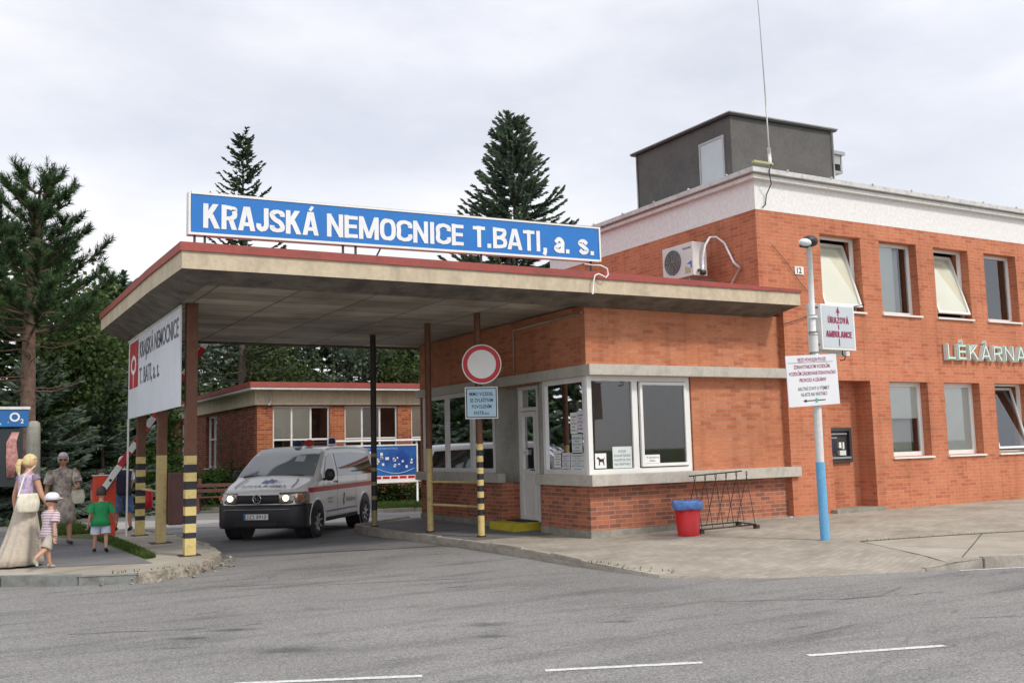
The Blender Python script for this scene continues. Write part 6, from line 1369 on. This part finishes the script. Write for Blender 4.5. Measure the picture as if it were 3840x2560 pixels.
        b = pv[0]+d*hl2*.25+side_*.03*k; mb.tube([tuple(b), tuple(b+side_*.022*k+d*hl2*.35), tuple(b+side_*.026*k+d*hl2*.7)], [.011*k, .010*k, .008*k], 6)
    mb.build('body', None, T, world=False, smooth=True)
    for s_ in (1, -1):
        e = MB(); e.ball(tuple(hc+hr_ @ Vector((s_*.145, -.385, .035))*hs_), .038*hs_, 8); e.build('eye', 'ink', T, world=False)
    e = MB(); e.ball(tuple(hc+hr_ @ Vector((0, -.425, -.27))*hs_), .05*hs_, 8, (1.6, .5, .35)); e.build('mouth', 'sign_red' if False else 'skin_tan', T, world=False)
    for nm in 'lr':
        a, t = J['an'+nm], J['to'+nm]; dr = (t-a).normalized(); m = MB(); m.tube([tuple(a-dr*.045*k+Vector((0, 0, -.0))), tuple(a+Vector((0, 0, -.018))), tuple(a.lerp(t, .55)+Vector((0, 0, -.006))), tuple(t+dr*.022*k)], [.036*k, .047*k, .045*k, .026*k], 12, True, False, .75); m.build('shoe', pose.get('shoe', 'shoe_brown'), T, world=False, smooth=True)
    return T, J, hs_, hr_, k
def hair(T, J, hs_, hr_, mat, style='short'):
    hc = J['head']; mb = MB(); rings = []; n_ = 14
    for i in range(2, n_):
        a = pi*i/n_; z = -math.cos(a)*.55
        rg = []
        for j in range(22):
            b = 2*pi*j/22; x = math.sin(a)*math.cos(b)*.415; y = math.sin(a)*math.sin(b)*.485+.03
            if y < -.12 and z < .22: y = max(y, -.10-.0); x *= .96
            if z < -.30: x *= .8; y = min(.42, y)+.02
            rg.append(tuple(hc+hr_ @ Vector((x, y, z+.035+.016*math.sin(9*b+5*z)+.010*math.sin(21*b-7*z)))*hs_))
        if z > -.34: rings.append(rg)
    mb.loft(rings); o = mb.build('hair', mat, T, world=False, smooth=True)
    if style == 'pony':
        m = MB(); p = lambda x, y, z: tuple(hc+hr_ @ Vector((x, y, z))*hs_)
        m.tube([p(0, .42, .12), p(.02, .62, .05), p(.03, .70, -.25), p(.02, .62, -.65), p(0, .50, -.95)], [.07*hs_, .16*hs_, .18*hs_, .13*hs_, .03*hs_], 12); m.build('ponytail', mat, T, world=False, smooth=True)
    if style == 'bun': m = MB(); m.ball(tuple(hc+Vector((0, .15, .42))*hs_), .25*hs_, 14, (1.2, 1.1, .8)); m.build('bun', mat, T, world=False, smooth=True)
    return o
def limb(T, pts, rad, mat, name, n=14, parent=None): m = MB(); m.tube([tuple(p) for p in pts], rad, n); return m.build(name, mat, parent or T, world=False, smooth=True)
def torso(T, J, k, mat, name, z_lo, w=1., flare=1., neck=1.0, sleeves=.6, sr=.062, n=26, wide=0.):
    P_, Wt, Ch, Nk = J['pel'], J['waist'], J['chest'], J['neck0']; m = MB(); sp = abs(J['shl'].x)
    lo = P_+(P_-Wt)*z_lo
    secs = [(lo.x, lo.y, lo.z, .158*k*w*flare, .128*k*w*flare), (P_.x, P_.y, P_.z+.02, .155*k*w*((1+flare)/2), .125*k*w), (Wt.x, Wt.y, Wt.z, .140*k*w, .112*k*w), (Ch.x, Ch.y, Ch.z-.02*k, .158*k*w, .122*k*w), (Ch.x, Ch.y, J['shl'].z-.01*k, sp*.98+.02, .098*k*w), (Ch.x, Ch.y, J['shl'].z+.035*k, sp*.72, .075*k), (Nk.x, Nk.y, Nk.z+.01*k, .062*k*neck, .062*k*neck)]
    m.zloft(secs, n, .02, 5, 1.)
    o = m.build(name, mat, T, world=False, smooth=True)
    if sleeves > 0:
        for q in 'lr':
            a, b, c = J['sh'+q], J['el'+q], J['wr'+q]; pts = [a.lerp(b, -.12), a.lerp(b, .15)]+([a.lerp(b, sleeves)] if sleeves <= 1 else [b, b.lerp(c, sleeves-1)]); limb(T, pts, [.045*k, sr*k*1.05]+([sr*k*1.12] if sleeves <= 1 else [sr*k, sr*k*.85]), mat, 'sleeve', 14, o)
    return o
def bagm(nm, label, c, w, h, d, mat, strap=None, rz=0., cat='handbag'):
    T = thing(nm, label, cat, tuple(c), rz); m = MB(); r = []
    for z, s_ in ((-.5, .80), (-.42, .97), (0, 1.05), (.35, .92), (.5, .80)): r.append((0, 0, z*h, w/2*s_, d/2*s_*(1 if z < .3 else .5)))
    m.zloft(r, 20, .06, 6, .5); b_ = m.build('pouch', mat, T, world=False, smooth=True)
    if strap: limb(T, [Vector(p) for p in strap], [.012]*len(strap), mat, 'strap', 6)
    return T
def gnd(x, y): return hl(x, y)+.005
def W2(T, p): return Matrix.LocRotScale(T.location, T.rotation_euler, (1, 1, 1)) @ p

# blonde woman in a long skirt, walking to the right, seen from behind-left
x, y = .92, 16.75; T, J, hh, hr_, k = person('blonde woman in lilac top and long beige skirt walking past the phone kiosk', (x, y, gnd(x, y)), R_(118), 1.71, dict(lean=4, arml=(-12, 8, 20), armr=(12, 14, 22), legl=(16, 6, 2), legr=(-14, 10, 2), turn=-22, nod=8, shoe='shoe_brown'))
hair(T, J, hh, hr_, 'hair_blonde', 'pony'); torso(T, J, k, 'cloth_lilac', 'top', .35, 1.0, 1.12, 1.1, .14, .06)
m = MB(); P_ = J['pel']; m.zloft([(0, .08, .03, .27, .36), (0, .06, .16, .26, .32), (0, .03, .38, .235, .26), (0, .01, .62, .20, .20), (0, P_.y, P_.z-.04, .175, .15), (0, J['waist'].y*.6, P_.z+.12, .142, .118)][::-1], 72, .085, 11, .3); m.build('long_skirt', 'cloth_skirt', T, world=False, smooth=True)
h_ = W2(T, J['hipr']+Vector((-.14, .10, .10))); bagm('shoulder_bag', 'cream shoulder bag hanging behind the blonde woman hip', h_, .34, .28, .12, 'canvas_bag', [(-.16, 0, .1), (-.05, .03, .42), (.12, .05, .55)], R_(25))
# elderly woman facing the camera
x, y = 1.74, 20.4; T, J, hh, hr_, k = person('elderly woman with grey hair, sunglasses and patterned dress walking towards the street', (x, y, gnd(x, y)), R_(-2), 1.75, dict(lean=2, arml=(22, 12, 62), inl=25, armr=(-4, 10, 12), legl=(10, 6, 3), legr=(-12, 14, 3), turn=-4, nod=4, shoe='ink'), 'skin_tan')
hair(T, J, hh, hr_, 'hair_grey', 'bun'); torso(T, J, k, 'cloth_floral', 'dress_top', .2, 1.12, 1.05, 1.4, .75, .075)
m = MB(); P_ = J['pel']; m.zloft([(0, .0, .42, .25, .22), (0, 0, .6, .235, .21), (0, 0, .8, .205, .18), (0, 0, P_.z, .185, .155), (0, 0, P_.z+.12, .165, .14)][::-1], 40, .07, 8, .6); m.build('dress_skirt', 'cloth_floral', T, world=False, smooth=True)
m = MB(); c = J['head']
for s_ in (1, -1): m.ball(tuple(c+hr_ @ Vector((s_*.16, -.43, .03))*hh), .11*hh, 10, (1.1, .4, .8))
m.tube([tuple(c+hr_ @ Vector((q, -.44, .05))*hh) for q in (-.3, 0, .3)], .012*hh*3, 5); m.build('sunglasses', 'ink', T, world=False, smooth=True)
limb(T, [J['shl']+Vector((.0, -.07, .06)), J['chest']+Vector((.17, -.12, -.05)), J['waist']+Vector((.22, -.10, 0))], [.012]*3, 'canvas_bag', 'bag_strap', 6)
h_ = W2(T, J['hipl']+Vector((.16, -.06, .02))); bagm('handbag', 'small white patterned handbag at the side of the elderly woman', h_, .24, .26, .10, 'canvas_bag', None, 0.)
# boy with striped shirt and white cap
x, y = 1.20, 16.05; T, J, hh, hr_, k = person('small boy in white cap, red striped shirt and grey shorts striding right', (x, y, gnd(x, y)), R_(128), 1.12, dict(lean=5, arml=(28, 12, 30), armr=(-22, 12, 18), legl=(16, 2, 3), legr=(-34, 26, 3), turn=12, nod=14, shoe='khaki'), child=True)
hair(T, J, hh, hr_, 'hair_brown'); torso(T, J, k, 'cloth_stripe', 'striped_shirt', .55, 1.18, 1.15, 1.1, .75, .085)
m = MB(); c = J['head']; m.zloft([(c.x, c.y+.02*hh, c.z+.02*hh, .46*hh, .52*hh), (c.x, c.y+.02*hh, c.z+.22*hh, .46*hh, .52*hh), (c.x, c.y+.03*hh, c.z+.42*hh, .38*hh, .43*hh), (c.x, c.y+.03*hh, c.z+.54*hh, .2*hh, .24*hh), (c.x, c.y+.03*hh, c.z+.57*hh, .05*hh, .05*hh)], 22); cp = m.build('cap', 'shirt_white', T, world=False, smooth=True)
m = MB(); m.ball((c.x-.0, c.y-.52*hh, c.z+.10*hh), .32*hh, 14, (1.1, .8, .14)); m.build('visor', 'shirt_white', cp, world=False, smooth=True)
for q in 'lr': limb(T, [J['pel'].lerp(J['hip'+q], .6)+Vector((0, 0, .03)), J['hip'+q].lerp(J['kn'+q], .35), J['hip'+q].lerp(J['kn'+q], .92)], [.10*k, .115*k, .105*k], 'khaki', 'shorts_leg')
# boy in green shirt, back to camera
x, y = 2.16, 18.15; T, J, hh, hr_, k = person('small dark-haired boy in green t-shirt and pale shorts seen from behind', (x, y, gnd(x, y)), R_(172), 1.10, dict(lean=2, arml=(-5, 16, 14), armr=(18, 18, 30), legl=(10, 5, 4), legr=(-8, 8, 4), shoe='shoe_brown'), child=True)
hair(T, J, hh, hr_, 'hair_brown'); torso(T, J, k, 'shirt_green', 'green_shirt', .60, 1.28, 1.22, 1.1, .85, .095)
for q in 'lr': limb(T, [J['pel'].lerp(J['hip'+q], .6)+Vector((0, 0, .03)), J['hip'+q].lerp(J['kn'+q], .35), J['hip'+q].lerp(J['kn'+q], .80)], [.10*k, .125*k, .125*k], 'denim_pale', 'shorts_leg')
# man behind the rear column
x, y = 3.28, 23.75; T, J, hh, hr_, k = person('white-haired man in navy vest and denim shorts half hidden behind rear striped column', (x, y, gnd(x, y)), R_(205), 1.72, dict(lean=3, arml=(8, 10, 35), armr=(10, 10, 30), legl=(5, 3, 4), legr=(-5, 3, 4), shoe='ink'))
hair(T, J, hh, hr_, 'hair_grey'); torso(T, J, k, 'shirt_white', 'white_shirt', .1, 1.16, 1., 1.2, .6, .075); torso(T, J, k*1.03, 'shirt_navy', 'navy_vest', .4, 1.15, 1., .9, 0)
for q in 'lr': limb(T, [J['pel'].lerp(J['hip'+q], .6)+Vector((0, 0, .04)), J['hip'+q].lerp(J['kn'+q], .35), J['hip'+q].lerp(J['kn'+q], 1.05)], [.11*k, .115*k, .10*k], 'denim', 'shorts_leg')
bagm('red_bag', 'red soft bag hanging at right of rear striped column', (3.93, 24.6, .62), .26, .48, .20, 'sign_red', [(-.05, 0, .2), (-.1, 0, .45), (-.02, 0, .6)], 0., 'bag')
# person behind the barrier box
x, y = 3.05, 25.2; T, J, hh, hr_, k = person('brown-haired person mostly hidden behind orange-red barrier housing', (x-.1, y, gnd(x, y)), R_(30), 1.42, dict(lean=2, legl=(5, 3, 3), legr=(-5, 3, 3)), 'skin_tan')
hair(T, J, hh, hr_, 'hair_brown'); torso(T, J, k, 'maroon', 'shirt', .4, 1.05, 1.0, 1., .6, .07)
for q in 'lr': limb(T, [J['hip'+q]+Vector((0, 0, .06)), J['hip'+q].lerp(J['kn'+q], .5), J['kn'+q], J['an'+q]+Vector((0, 0, .05))], [.10*k, .10*k, .075*k, .06*k], 'denim', 'trouser_leg')
# small litter on pavement
mb = MB(); mb.box(14.02, 14.0, hs(14, 14)+.002, 14.10, 14.05, hs(14, 14)+.02); tag(mb.build('paper_scrap', 'litter'), 'crumpled white paper scrap at the foot of brick wall by the gatehouse end', 'litter')
